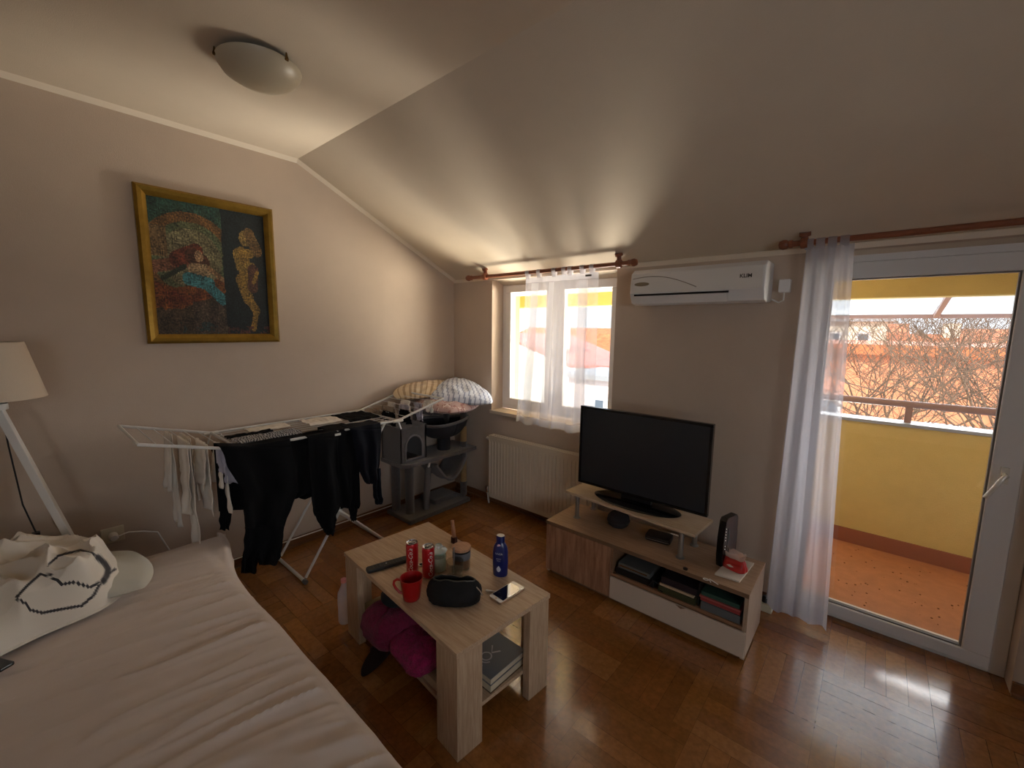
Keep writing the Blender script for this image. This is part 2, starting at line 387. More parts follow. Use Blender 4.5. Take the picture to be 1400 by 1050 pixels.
# a few dirt specks belong to the floor surface
dirt = MB(); rr = random.Random(3)
for _ in range(60):
    x = rr.uniform(-.15, .6); y = rr.uniform(2.95, 3.75); r = rr.uniform(.002, .006)
    dirt.lathe([(0, 0), (r, 0), (r * .8, r * .5), (0, r * .7)], (x, y, -.02), 6)
tag(dirt.build('dry_leaf_litter', mat('litter', rgb(110, 70, 45), .9)), 'specks of dirt and dry leaf scattered on the balcony floor', 'litter', kind='stuff')
pp = MB(); pp.box(-1.45, 2.4, PY, PY + .12, -.14, .875); pp.box(-1.57, -1.45, YO, PY + .12, -.14, .875)
par = struct(pp.build('balcony_parapet', m_yel), 'yellow rendered balcony parapet')
c_ = MB(); c_.box(-1.59, 2.4, PY - .02, PY + .14, .875, .897); c_.build('cap', mat('zinc_cap', rgb(150, 158, 166), .5, metal=.3), par, bevel=.003)
k_ = MB(); k_.box(-1.45, 2.4, PY - .014, PY - .0005, -.02, .085); k_.build('skirting', m_skirt, par, bevel=.002)
hr = thing('balcony_handrail', 'mauve-painted tubular handrail above the yellow balcony parapet', 'handrail', (.15, PY + .06, .898))
q = MB(); q.tube([(-1.51, PY + .06, 1.02), (2.4, PY + .06, 1.02)], .024, 14); m_rail = mat('rail_paint', rgb(150, 122, 118), .45); q.build('rail', m_rail, hr, smooth=True)
for x in (-1.49, -.65, .195, 1.3):
    q = MB(); q.box(x - .018, x + .018, PY + .042, PY + .078, .897, 1.0); q.build('post', m_rail, hr)
bw_ = MB(); bw_.box(2.4, 2.55, YW + T, PY + .12, -9, 2.2); struct(bw_.build('balcony_light_block', m_yel), 'unseen yellow end wall added to block side light from the balcony')  # unseen wall added to keep the side fill off the balcony
sf = MB(); sf.box(-6, 2.4, YO, PY + .06, 2.02, 2.2); sf.box(-6, 2.4, PY - .10, PY + .06, 1.725, 2.02)
struct(sf.build('balcony_soffit', m_yel), 'yellow rendered slab and beam above the balcony')
pl = MB(); pl.box(-3.5, ony(708, 480, 3.3).x, 3.22, 3.32, -9, 2.02)

struct(pl.build('balcony_side_wall', m_yel), 'yellow rendered pillar at the left end of the balcony')
aw = thing('awning', 'white translucent awning in a dull mauve frame over the balcony edge', 'awning', (.2, 3.9, 1.70))
a0 = (3.90, 1.785); a1 = (4.75, 1.645)
for x0, x1 in ((-.75, .30), (.34, 1.6)):
    q = MB(); q.poly([(x0, a0[0], a0[1]), (x0, a1[0], a1[1]), (x0, a1[0], a1[1] + .006), (x0, a0[0], a0[1] + .006)], (x1 - x0, 0, 0))
    q.build('panel', sheer_mat('frosted_panel', (.85, .88, .9, 1), .85, .8) if 'frosted_panel' not in MATS else MATS['frosted_panel'], aw)
q = MB(); q.box(-.78, 1.62, a1[0], a1[0] + .03, a1[1] - .03, a1[1] + .01); q.build('front_bar', m_rail, aw)
for x in (-.765, .32, 1.61):
    q = MB(); q.poly([(x - .015, a0[0], a0[1] - .028), (x - .015, a1[0], a1[1] - .028), (x - .015, a1[0], a1[1] - .001), (x - .015, a0[0], a0[1] - .001)], (.03, 0, 0)); q.build('rafter', m_rail, aw)

GZ = -9.0
gd = MB(); gd.box(-140, 120, 4.2, 200, GZ - .3, GZ); struct(gd.build('ground', mat('street_ground', rgb(150, 138, 120), .9, var=.15, vscale=.4)))
m_win = mat('far_window', rgb(90, 100, 110), .3)
m_roofr = mat('red_roof_sheet', rgb(196, 120, 108), .7, var=.08, vscale=2)
m_roofo = mat('orange_roof_tiles', rgb(198, 112, 66), .8, var=.3, vscale=3)
m_orange = mat('orange_render', rgb(214, 136, 96), .85, var=.08, vscale=1.5)
m_cream = mat('cream_render', rgb(224, 212, 188), .85)
m_grey = mat('grey_render', rgb(150, 150, 150), .85)
def building(label, x0, x1, y0, y1, z1, wm, rm, rh=1.2, wins=(), gable='x', z0=GZ, group=None, ch=()):
    t = thing('building', label, 'building', ((x0 + x1) / 2, (y0 + y1) / 2, z0), group)
    q = MB(); q.box(x0, x1, y0, y1, z0, z1); q.build('wall', wm, t)
    q = MB(); e = .25
    if gable == 'x':
        q.poly([(x0 - e, y0 - e, z1), (x0 - e, (y0 + y1) / 2, z1 + rh), (x0 - e, y1 + e, z1)], (x1 - x0 + 2 * e, 0, 0))
    elif gable == 'flat': q.box(x0 - e, x1 + e, y0 - e, y1 + e, z1, z1 + rh)
    elif gable == 'shed': q.poly([(x0 - e, y0 - e, z1), (x1 + e, y0 - e, z1), (x1 + e, y1 + e, z1 + .01), (x0 - e, y1 + e, z1 + .01)], (0, 0, rh))
    q.build('roof', rm, t)
    for (a, b, c, d) in wins:
        q = MB(); q.box(a, b, y0 - .06, y0 - .001, c, d); f = q.build('window', m_pvc, t)
        q = MB(); q.box(a + .08, b - .08, y0 - .075, y0 - .061, c + .08, d - .08); q.build('pane', m_win, f)
    for (a, b, y, zz) in ch:
        q = MB(); q.box(a, b, y, y + .7, z1 + .2, zz); q.build('chimney', m_cream, t)
    return t
# seen through the window (left)
# bright white courtyard house with red sheet roof rising to the left
t = thing('building', 'bright white rendered house with a red sheet roof, seen through the window', 'building', (-15.4, 17, GZ))
q = MB(); _r = [ony(x, y, 15) for x, y in ((700, 463), (709, 467), (748, 484), (778, 498), (848, 501))]; q.poly([(_r[0].x, 15.05, GZ), (_r[-1].x, 15.05, GZ)] + [(p.x, 15.05, p.z - .13) for p in _r[::-1]], (0, 4, 0)); q.build('wall', mat('white_render', rgb(238, 234, 222), .85), t)
RA = [ony(x, y, 15) for x, y in ((700, 463), (709, 467), (748, 484), (778, 498), (848, 501))]; RB = [ony(x, y, 19) for x, y in ((690, 455), (712, 455), (745, 456), (779, 457), (848, 487))]
q = MB(); q.add([p for p in RA] + [p for p in RB] + [p - Vector((0, 0, .12)) for p in RA] + [p - Vector((0, 0, .12)) for p in RB],
    [(i, i + 1, i + 6, i + 5) for i in range(4)] + [(i + 10, i + 15, i + 16, i + 11) for i in range(4)] + [(i, i + 10, i + 11, i + 1) for i in range(4)] + [(i + 5, i + 6, i + 16, i + 15) for i in range(4)])
q.build('roof', m_roofr, t)
q = MB(); q.box(-11.4, -10.6, 15.7, 16.4, .6, 1.75); q.build('chimney', m_cream, t)
building('low cream house with orange tiles beside the red roof', -14.2, -6, 22, 27, -.1, m_cream, m_roofo, 1.3)
building('grey-white block below the red roof at the window edge', -7.9, -4.2, 12.2, 14.6, -.12, mat('pale_pink', rgb(214, 198, 192), .85), m_grey, .15, [(-6.9, -6.45, -1.5, -.7), (-6.1, -5.6, -1.5, -.7)], 'flat')
# seen through the balcony door
building('long orange building filling the view beyond the bare tree', -2.4, 4.9, 14.0, 20, .95, m_orange, m_roofo, .25, [(-1.4, -.6, -1.2, -.2), (1.0, 1.8, -1.6, -.6)], 'flat')
building('tall white block at the left of the door view', -3.4, .2, 24, 30, 1.95, m_cream, m_grey, .15, [(-2.8 + i * 1.0, -2.3 + i * 1.0, .9, 1.5) for i in range(3)], 'flat')
building('pale house with orange tiled roof behind the orange building', .6, 4.4, 23, 29, .5, m_cream, m_roofo, .95, ch=[(2.0, 2.5, 25.5, 1.9)])
building('far cream house with tiled roof on the skyline', 3.2, 9.5, 31, 38, .75, mat('straw', rgb(214, 196, 160), .85), m_roofo, 1.0)
building('distant terracotta roofed house left of the skyline', -6, 1.4, 42, 50, 1.0, m_cream, m_roofo, 1.2)
building('distant beige apartment block on the right skyline', 7.5, 16, 50, 58, 1.35, mat('sand', rgb(206, 190, 165), .85), m_grey, .2, gable='flat')
building('cluster of far red roofs behind the window curtain', -36, -22, 42, 50, .3, m_cream, m_roofo, 1.3)
building('far white tower on the horizon beyond the window', -31, -28.5, 60, 64, 3.4, m_cream, m_grey, .2, gable='flat')
wsd = building('white shed with grey awning roof behind the bare tree', 3.3, 4.6, 12.6, 13.7, -.35, m_cream, m_grey, .3, gable='flat')
for i, (x, y) in enumerate(((-12.9, 28), (-12.2, 28.4))):
    q = MB(); q.tube([(x, y, GZ), (x, y, 2.0 - .3 * i)], .05, 6)
    tag(q.build('utility_pole', mat('pole_grey', rgb(120, 118, 116), .6)), ('taller' if i == 0 else 'shorter') + ' thin grey pole above the tiles at the window right side', 'pole')
# bare trees
m_bark = mat('bark', rgb(112, 90, 72), .9, var=.25, vscale=20)
def bare_tree(label, base, H, seed, lean, depth=6, spread=.55):
    R = random.Random(seed); br = MB(); tk = MB()
    t = thing('bare_tree', label, 'tree', base, 'bare trees in front of the orange building')
    base = Vector(base)
    def grow(p, d, L, r, lv, mb):
        pts = [p]; 
        for k in range(3):
            d = (d + Vector((R.uniform(-.18, .18), R.uniform(-.18, .18), R.uniform(-.05, .12)))).normalized(); p = p + d * L / 3; pts.append(p)
        mb.tube(pts, r, 5 if lv < 3 else 3, r * .6)
        if lv >= depth: return
        n = 3 if lv < depth - 1 else 4
        for k in range(n):
            a = Vector((R.uniform(-1, 1), R.uniform(-1, 1), R.uniform(-.35, .7))).normalized()
            nd = (d * (1 - spread) + a * spread + Vector((0, 0, .06))).normalized()
            st = pts[3] if k < 2 else pts[R.choice((1, 2))]
            grow(st, nd, L * R.uniform(.68, .86), r * .6, lv + 1, br)
    d = Vector(lean).normalized()
    tk.tube([base, base + d * H * .5, base + d * H * .62 + Vector((.1, 0, .2))], .17, 9, .10)
    top = base + d * H * .62 + Vector((.1, 0, .2))
    for k in range(5):
        a = Vector((R.uniform(-1, 1), R.uniform(-.8, .8), R.uniform(.5, 1.0))).normalized()
        grow(top - d * .05, (d * .35 + a * .65).normalized(), H * .125, .034, 1, br)
    tk.build('trunk', m_bark, t, smooth=True); br.build('branches', m_bark, t)
bare_tree('leafless tree in the left half of the door view', (.1, 9.2, GZ), 11.6, 4, (.01, 0, 1), 6)
bare_tree('leafless tree in the right half of the door view', (1.5, 9.8, GZ), 11.6, 11, (.02, 0, 1), 6)
bare_tree('leafless tree at the far right of the door view', (2.5, 10.6, GZ), 11.4, 23, (0, 0, 1), 5)
# ================================================================ WALL FITTINGS
# painting
pg = thing('painting', 'gold-framed mosaic-like painting of a reclining woman and a standing golden figure', 'painting', (XL, .78, 1.39))
p0y, p1y, p0z, p1z = .458, 1.106, 1.394, 2.199
fr = MB(); fw = .05
prof = [(0, 0), (0, .022), (.012, .034), (.03, .030), (.042, .020), (.05, .012), (.05, 0)]
loops = []
for (iy, iz) in ((0, 0), (1, 0), (1, 1), (0, 1)):
    loops.append([(XL + .003 + h_, lerp(p0y, p1y, iy) + (w_ if iy == 0 else -w_), lerp(p0z, p1z, iz) + (w_ if iz == 0 else -w_)) for w_, h_ in prof])
nP = len(prof); vs = [p for l in loops for p in l]
fs = [(i * nP + k, ((i + 1) % 4) * nP + k, ((i + 1) % 4) * nP + (k + 1) % nP, i * nP + (k + 1) % nP) for i in range(4) for k in range(nP)]
fr.add(vs, fs); fr.build('frame', m_gold, pg)
R = random.Random(5)
def mixc(a, b, t): return tuple(lerp(a[i], b[i], t) for i in range(3))
def seg(px, py, ax, ay, bx, by):
    dx, dy = bx - ax, by - ay; t = max(0, min(1, ((px - ax) * dx + (py - ay) * dy) / (dx * dx + dy * dy)))
    return math.hypot(px - ax - dx * t, py - ay - dy * t)
def paint(u, v):
    # u: left->right, v: bottom->top
    y = 1 - v; n = N(u * 9, v * 9, 1) * .5 + N(u * 30, v * 30, 2) * .4
    g = (38, 62, 56)
    if u > .585 + .01 * n:                                   # dark panel with standing golden figure
        c = mixc((22, 36, 40), (34, 50, 50), .5 + n)
        U = (u - .585) / .415
        def S(a, b, c_, d, w0): return seg(u, y, a, b, c_, d) < w0
        gold = (182, 140, 60)
        if math.hypot((u - .80) / .055, (y - .21) / .065) < 1: c = (196, 158, 84)
        if S(.84, .17, .91, .30, .05) : c = mixc((120, 84, 44), (176, 140, 84), .5 + n)
        if S(.72, .33, .84, .33, .035) or S(.76, .34, .79, .50, .062): c = gold
        if S(.705, .34, .73, .45, .026) or S(.73, .45, .86, .42, .022): c = mixc(gold, (210, 176, 90), .4)
        if S(.74, .55, .80, .70, .05) or S(.80, .70, .87, .80, .038) or S(.87, .80, .83, .95, .026): c = gold
        if S(.86, .46, .85, .60, .05): c = mixc((92, 50, 42), (130, 84, 60), .5 + n)
        if S(.86, .56, .90, .48, .018): c = gold
        if y > .93 and abs(n) > .12: c = (106, 60, 50)
        c = mixc(c, (10, 16, 20), max(0, min(.5, .3 * n + .12)))
    else:
        d = math.hypot((u - .32) / .30, (y - .42) / .26)
        c = mixc((40, 78, 68), (66, 96, 74), .5 + n)
        if d < 1.32: c = mixc((150, 104, 54), (120, 86, 46), .5 + n)
        if d < 1.05: c = mixc((92, 110, 78), (120, 120, 80), .5 + n)
        if d < .85: c = mixc((150, 140, 104), (128, 120, 84), .5 + n)
        if u < .13 and .20 < y < .42: c = (138, 110, 72)
        if y > .60 + .04 * math.sin(u * 9): c = mixc((120, 56, 34), (160, 96, 40), .5 + 1.4 * n)
        if y > .80 - .12 * max(0, u - .2) * 3 + .03 * n: c = mixc((74, 60, 44), (104, 84, 62), .5 + 1.2 * n)
        if y > .74 and u > .3: c = mixc((70, 52, 46), (112, 96, 74), .5 + 1.2 * n)
        if seg(u, y, .02, .50, .30, .44) < .045: c = mixc((164, 110, 80), (110, 70, 50), .5 + n)
        if seg(u, y, .20, .43, .36, .36) < .06: c = mixc((150, 70, 44), (100, 50, 34), .5 + n)
        if seg(u, y, .33, .40, .40, .44) < .065: c = (96, 56, 38)
        if math.hypot((u - .38) / .035, (y - .395) / .045) < 1: c = (190, 150, 110)
        if seg(u, y, .33, .50, .42, .50) < .05: c = (184, 152, 112)
        if seg(u, y, .28, .57, .45, .60) < .05 or seg(u, y, .42, .60, .56, .72) < .042: c = mixc((60, 132, 140), (90, 156, 160), .5 + n)
        if seg(u, y, .46, .48, .57, .56) < .02: c = (170, 130, 90)
        if seg(u, y, .08, .58, .26, .48) < .018: c = (50, 60, 44)
        if .1 < u < .5 and y > .9 and n > .1: c = (60, 80, 76)
    q = 1 + .55 * N(u * 110, v * 60, 5) + .55 * N(u * 60, v * 130, 9) + .35 * N(u * 14, v * 14, 3)
    c = tuple(max(2, min(255, k * q * .74)) for k in c)
    return rgb(*c)
cv = MB(); cv.sheet(lambda u, v: (XL + .010, lerp(p0y + .045, p1y - .045, u), lerp(p0z + .045, p1z - .045, v)), 120, 140, paint)
cv.build('canvas', mat('painted_canvas', (1, 1, 1, 1), .6, attr=True, bump=.2, bscale=300), pg)

# ceiling lamp
LC = (-1.985, .745)
clt = thing('ceiling_lamp', 'shallow frosted glass dome lamp on the flat ceiling, switched off', 'ceiling lamp', (LC[0], LC[1], RZ))
q = MB(); q.lathe([(0, -.002), (.09, -.002), (.095, -.025), (0, -.03)], (LC[0], LC[1], RZ), 40); q.build('backplate', m_white, clt, smooth=True)
q = MB(); q.lathe([(.146, -.016), (.151, -.020), (.148, -.030), (.132, -.054), (.095, -.076), (.05, -.087), (0, -.090), (0, -.085), (.05, -.082), (.095, -.070), (.128, -.050), (.141, -.028), (.146, -.016)], (LC[0], LC[1], RZ), 56)
q.build('glass_dome', mat('frosted_glass', rgb(196, 184, 160), .35, trans=.15), clt, smooth=True)
for a in (.3, 2.4, 4.5):
    q = MB(); x, y = LC[0] + .150 * math.cos(a), LC[1] + .150 * math.sin(a)
    q.lathe([(0, -.030), (.007, -.029), (.008, -.024), (.005, -.014), (.003, -.001), (0, -.001)], (x, y, RZ), 12); q.build('clip', mat('brass', rgb(110, 84, 44), .3, metal=.8), clt, smooth=True)

# air conditioner
ac = thing('air_conditioner', 'white wall-mounted split air conditioner between window and door', 'air conditioner', (-.80, YW, 1.64))
ax0, ax1, az0, az1 = -1.148, -.448, 1.640, 1.845
q = MB(); q.poly([(ax0, YW - .001, az0 + .01), (ax0, YW - .001, az1), (ax0, YW - .15, az1), (ax0, YW - .185, az1 - .025), (ax0, YW - .197, az1 - .10), (ax0, YW - .197, az0 + .065), (ax0, YW - .17, az0 + .012), (ax0, YW - .12, az0)], (ax1 - ax0, 0, 0))
q.build('casing', m_pvc, ac, bevel=.006)
q = MB(); q.box(ax0 + .012, ax1 - .012, YW - .2005, YW - .1985, az0 + .068, az1 - .028)
q.sheet(lambda u, v: (lerp(ax0 + .012, ax1 - .012, u), YW - .2015, lerp(az0 + .068, az1 - .028, v)), 2, 2); q.build('front_panel', mat('ac_panel', rgb(222, 218, 212), .35), ac)
q = MB(); q.box(ax0 + .03, ax1 - .16, YW - .201, YW - .195, az0 + .052, az0 + .062); q.build('air_slot', m_dark, ac)
q = MB(); q.poly([(ax0 + .035, YW - .201, az0 + .050), (ax0 + .035, YW - .178, az0 + .008), (ax0 + .035, YW - .174, az0 + .010), (ax0 + .035, YW - .196, az0 + .051)], (ax1 - .165 - ax0 - .035, 0, 0)); q.build('louver', m_pvc, ac)
q = MB(); q.text('KLIM', .026, ((ax1 - .085), YW - .2022, az1 - .075), (1, 0, 0), (0, 0, 1), .0005, bold=.0006); q.build('logo', mat('logo_dark', rgb(50, 44, 40), .5), ac)
q = MB(); pts = []
for k in range(25):
    t_ = k / 24; pts.append((ax0 + .02 + .36 * t_, YW - .202, az1 - .055 + .014 * math.sin(t_ * 3.6) - .055 * t_ ** 2.2))
q.tube(pts, .0022, 6); q.build('trim_line', mat('ac_line', rgb(150, 140, 128), .4), ac)
q = MB(); q.sheet(lambda u, v: (ax0 + .075 + .045 * v * math.cos(u * 6.283), YW - .2025, az0 + .118 + .011 * v * math.sin(u * 6.283)), 28, 2); q.build('badge', mat('ac_badge', rgb(150, 140, 120), .3, metal=.5), ac)
jb = thing('junction_box', 'small white plug box with a cable beside the air conditioner', 'socket', (-.385, YW, 1.69))
q = MB(); q.box(-.415, -.365, YW - .045, YW - .001, 1.695, 1.76); q.build('box', m_pvc, jb, bevel=.004)
q = MB(); q.tube([(-.39, YW - .03, 1.695), (-.39, YW - .03, 1.655), (-.41, YW - .035, 1.645), (-.44, YW - .05, 1.66)], .004, 6); q.build('cable', m_white, jb, smooth=True)

# curtain rods
def rod(label, x0, x1, z, brs, fin=(True, True)):
    t = thing('curtain_rod', label, 'curtain rod', ((x0 + x1) / 2, 2.5, z))
    q = MB(); q.tube([(x0, 2.5, z), (x1, 2.5, z)], .0135, 14); q.build('rod', m_rod, t, smooth=True)
    for x, on in ((x0, fin[0]), (x1, fin[1])):
        if on:
            s_ = -1 if x == x0 else 1
            q = MB(); q.M = Matrix.Translation((x, 2.5, z)) @ Matrix.Rotation(math.pi / 2 * s_, 4, 'Y')
            q.lathe([(.0135, -.015), (.019, -.012), (.019, 0), (.015, .004), (.022, .012), (.024, .026), (.018, .042), (0, .048)], n=18); q.build('finial', m_rod, t, smooth=True)
    for x in brs:
        q = MB(); q.M = Matrix.Translation((x, 2.5, z)) @ Matrix.Rotation(math.pi / 2, 4, 'Y')
        q.lathe([(.0137, -.014), (.026, -.014), (.027, 0), (.026, .014), (.0137, .014), (.0137, -.014)], n=18)
        q.M = None
        q.tube([(x, 2.5, z + .02), (x, 2.497, ceil_z(2.497) - .012)], .014, 12)
        q.tube([(x, 2.497, ceil_z(2.497) - .014), (x, 2.49, ceil_z(2.49) - .001)], .024, 14); q.build('bracket', m_rod, t, smooth=True)
    return t
rod('reddish wooden curtain rod over the window', -2.60, -1.20, 1.902, (-2.43, -1.275))
rod('reddish wooden curtain rod running over the balcony door', -.375, 1.25, 1.918, (-.315, 1.2))

# sheer curtains
m_sheer = sheer_mat('white_sheer', (.66, .66, .72, 1), .36, .6)
m_sheer2 = sheer_mat('white_sheer_hem', (.68, .68, .74, 1), .6, .6)
m_lace = sheer_mat('lace_band', (.62, .62, .66, 1), .62, .5)
def curt(label, top, bot, zt, zb, nf, amp, lace, tabs, ph, yb=2.5, hem=.05):
    t = thing('curtain', label, 'curtain', ((top[0] + top[1]) / 2, yb, zb))
    def F(u, v):
        # v 0 top, 1 bottom
        x = lerp(lerp(top[0], top[1], u), lerp(bot[0], bot[1], u), v)
        a = amp * (.35 + .65 * sm(v * 2))
        y = yb + a * math.sin(u * nf * 6.283 + ph + .8 * N(u * 3, v * 2)) + a * .5 * N(u * 14, v * 2.5, 3)
        x += .4 * a * math.cos(u * nf * 6.283 * 1.3 + ph) * v
        z = lerp(zt, zb, v) + .008 * math.sin(u * nf * 5) * v
        return (x, y, z)
    q = MB(); q.sheet(F, 120, 60); q.build('fabric', m_sheer, t, smooth=True)
    q = MB(); q.sheet(lambda u, v: Vector(F(u, 1 - hem + hem * v)) + Vector((0, -.0015, 0)), 120, 3); q.build('hem', m_sheer2, t, smooth=True)
    q = MB(); q.sheet(lambda u, v: Vector(F(u, .035 * v)) + Vector((0, -.0015, 0)), 120, 2); q.build('heading', m_sheer2, t, smooth=True)
    for a, b in lace:
        q = MB(); q.sheet(lambda u, v: Vector(F(lerp(a, b, u), .04 + .90 * v)) + Vector((0, -.002, 0)), 14, 60); q.build('lace_band', m_lace, t, smooth=True)
    for a in tabs:
        q = MB(); w_ = .034; xx = lerp(top[0], top[1], a); zz = zt; rz = tabs_z
        path = []
        for k in range(17):
            th = -math.pi / 2 + 2 * math.pi * k / 16
            path.append((2.5 + .0165 * math.cos(th), rz + .0165 * math.sin(th)))
        pth = [(yb - .004, zz - .01)] + [(2.5 + .0165 * math.cos(th), rz + .0165 * math.sin(th)) for th in [math.radians(d) for d in range(190, -11, -20)]] + [(yb + .006, zz - .01)]
        q.sheet(lambda u, v: (xx + (u - .5) * w_, *pth[min(len(pth) - 1, int(round(v * (len(pth) - 1))))]), 2, len(pth) - 1)
        q.build('tab', m_sheer2, t)
    return t
tabs_z = 1.902
cw = curt('short white sheer tab-top curtain hanging across the window', (-2.015, -1.415), (-2.10, -1.40), 1.865, .775, 5, .016,
          [(.10, .20), (.36, .42), (.76, .87)], [.03, .2, .42, .56, .64, .8, .92], .3)
q = MB(); q.box(-1.50, -1.455, 2.478, 2.480, 1.838, 1.850); q.build('care_tag', mat('tag_dark', rgb(60, 56, 52), .6), cw)
tabs_z = 1.918
curt('long white sheer curtain gathered beside the balcony door', (-.305, -.125), (-.335, -.06), 1.895, .035, 3.4, .015, [], [.06, .3, .55, .8], 1.1, yb=2.5)

m_sheer3 = sheer_mat('door_sheer', (.70, .70, .77, 1), .60, .55)
for o in bpy.data.objects:
    if o.parent and o.parent.name == 'curtain.001' and o.data and o.data.materials[0] == m_sheer: o.data.materials[0] = m_sheer3
# radiator
rx0, ry0 = ony(668, 590, 2.50).x, 2.50
rd = thing('radiator', 'white ribbed panel radiator under the window', 'radiator', (-2.0, 2.53, .08))
rx1 = rx0 + 1.0; rz0, rz1 = .085, .612
q = MB()
def radf(u, v):
    x = lerp(rx0 + .012, rx1 - .012, u); k = (x - rx0) / .0333; f = k - math.floor(k)
    return (x, ry0 + (.006 if .38 < f < .62 and .06 < v < .94 else 0), lerp(rz0, rz1, v))
q.sheet(radf, 360, 18); q.box(rx0 + .012, rx1 - .012, ry0 + .008, ry0 + .018, rz0, rz1); q.build('front_panel', mat('radiator_enamel', rgb(214, 202, 182), .45), rd)
q = MB(); q.box(rx0 + .012, rx1 - .012, ry0 + .055, ry0 + .065, rz0, rz1); q.build('back_panel', MATS['radiator_enamel'], rd)
for x in (rx0, rx1 - .012):
    q = MB(); q.box(x, x + .012, ry0 - .002, ry0 + .067, rz0 + .01, rz1 + .004); q.build('side_cover', MATS['radiator_enamel'], rd, bevel=.003)
q = MB()
for k in range(3): q.box(rx0 + .012, rx1 - .012, ry0 + .002 + k * .025, ry0 + .012 + k * .025, rz1 + .001, rz1 + .005)
for k in range(40): q.box(rx0 + .014 + k * .0245, rx0 + .019 + k * .0245, ry0 + .001, ry0 + .064, rz1 - .002, rz1 + .003)
q.build('top_grille', MATS['radiator_enamel'], rd)
q = MB(); q.tube([(rx0, ry0 + .03, rz1 - .035), (rx0 - .025, ry0 + .03, rz1 - .035)], .009, 10); q.tube([(rx0 - .025, ry0 + .03, rz1 - .035), (rx0 - .045, ry0 + .03, rz1 - .035)], .014, 12); q.build('air_valve', m_white, rd, smooth=True)
q = MB(); q.tube([(rx0, ry0 + .03, rz0 + .035), (rx0 - .04, ry0 + .03, rz0 + .035), (rx0 - .04, ry0 + .05, .0)], .008, 10); q.build('pipe', m_white, rd, smooth=True)
q = MB(); q.tube([(rx0 - .04, ry0 + .03, rz0 + .02), (rx0 - .04, ry0 + .03, rz0 + .075)], .015, 12); q.build('valve', m_chrome, rd, smooth=True)
for x in (rx0 + .15, rx1 - .15):
    q = MB(); q.box(x - .015, x + .015, ry0 + .0655, YW - .002, rz0 + .1, rz1 - .1); q.build('wall_bracket', m_white, rd)

# wall socket on left wall with plug
sk = thing('wall_socket', 'cream wall socket with a plugged-in cable behind the bed', 'socket', (XL, .257, .37))
q = MB(); q.box(XL + .001, XL + .014, .20, .29, .375, .455); q.build('plate', mat('cream_plastic', rgb(214, 204, 178), .4), sk, bevel=.003)
q = MB(); q.M = Matrix.Translation((XL + .014, .245, .413)) @ Matrix.Rotation(math.pi / 2, 4, 'Y'); q.lathe([(.019, 0), (.019, .03), (.014, .045), (0, .045)], n=18); q.build('plug', m_white, sk, smooth=True)
q = MB(); q.tube([(XL + .05, .245, .413), (XL + .055, .30, .425), (XL + .03, .36, .40), (XL + .02, .42, .37), (XL + .02, .48, .2), (XL + .035, .5, .06)], .004, 8); q.build('cable', m_white, sk, smooth=True)

# power strip near the curtain
ps = thing('power_socket_block', 'small cream socket block on the floor behind the television cabinet corner', 'socket', (-.335, 2.545, 0))
q = MB(); q.box(-.365, -.30, 2.50, 2.56, .0, .045); q.build('body', MATS['cream_plastic'], ps, bevel=.004)
q = MB(); q.M = Matrix.Translation((-.338, 2.527, .045)); q.lathe([(.016, 0), (.016, .025), (.010, .035), (0, .035)], n=14); q.build('plug', m_dark, ps, smooth=True)

# ================================================================ TELEVISION CORNER
sx0, sx1, sy0, sy1, sz = -1.440, -.330, 2.022, 2.372, .34
st = thing('television_cabinet', 'low oak television cabinet with one door and a cream drawer', 'cabinet', ((sx0 + sx1) / 2, (sy0 + sy1) / 2, 0))
q = MB(); q.box(sx0, sx1, sy0, sy1, sz - .022, sz); q.build('top', mat('cabinet_top_oak', rgb(176, 144, 116), .4, col2=rgb(150, 120, 92), vscale=9, stretch=(1, 14, 14)), st, bevel=.001)
q = MB(); q.box(sx0 + .001, sx1 - .001, sy0 - .0012, sy0 + .0002, sz - .021, sz - .001); q.build('edge_band', m_oakedge, st)
for x in (sx0 + .002, sx1 - .020): q = MB(); q.box(x, x + .018, sy0 + .012, sy1, .012, sz - .0225); q.build('side_panel', mat('side_panel_oak', rgb(186, 164, 142), .5, col2=rgb(160, 136, 114), vscale=9, stretch=(14, 14, 1)), st)
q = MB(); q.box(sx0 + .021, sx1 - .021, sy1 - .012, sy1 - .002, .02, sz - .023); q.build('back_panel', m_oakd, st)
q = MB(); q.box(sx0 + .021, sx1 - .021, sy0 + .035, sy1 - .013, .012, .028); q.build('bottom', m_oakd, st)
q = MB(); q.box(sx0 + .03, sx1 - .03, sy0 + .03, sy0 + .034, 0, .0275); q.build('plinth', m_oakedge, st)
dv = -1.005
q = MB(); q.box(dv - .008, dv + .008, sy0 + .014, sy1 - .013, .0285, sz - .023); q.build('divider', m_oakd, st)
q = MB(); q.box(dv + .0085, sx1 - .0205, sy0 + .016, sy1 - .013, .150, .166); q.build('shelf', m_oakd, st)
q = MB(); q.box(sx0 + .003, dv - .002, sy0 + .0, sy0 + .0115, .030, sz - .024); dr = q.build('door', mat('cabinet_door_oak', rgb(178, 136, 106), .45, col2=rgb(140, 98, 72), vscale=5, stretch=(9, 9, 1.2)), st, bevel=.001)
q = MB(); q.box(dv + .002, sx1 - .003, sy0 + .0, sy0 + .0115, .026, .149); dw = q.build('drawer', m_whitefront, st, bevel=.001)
q = MB(); q.poly([(-.645, sy0 - .0008, .149), (-.62, sy0 - .0008, .137), (-.595, sy0 - .0008, .149)], (0, .0006, 0)); q.build('finger_notch', m_oakedge, dw)
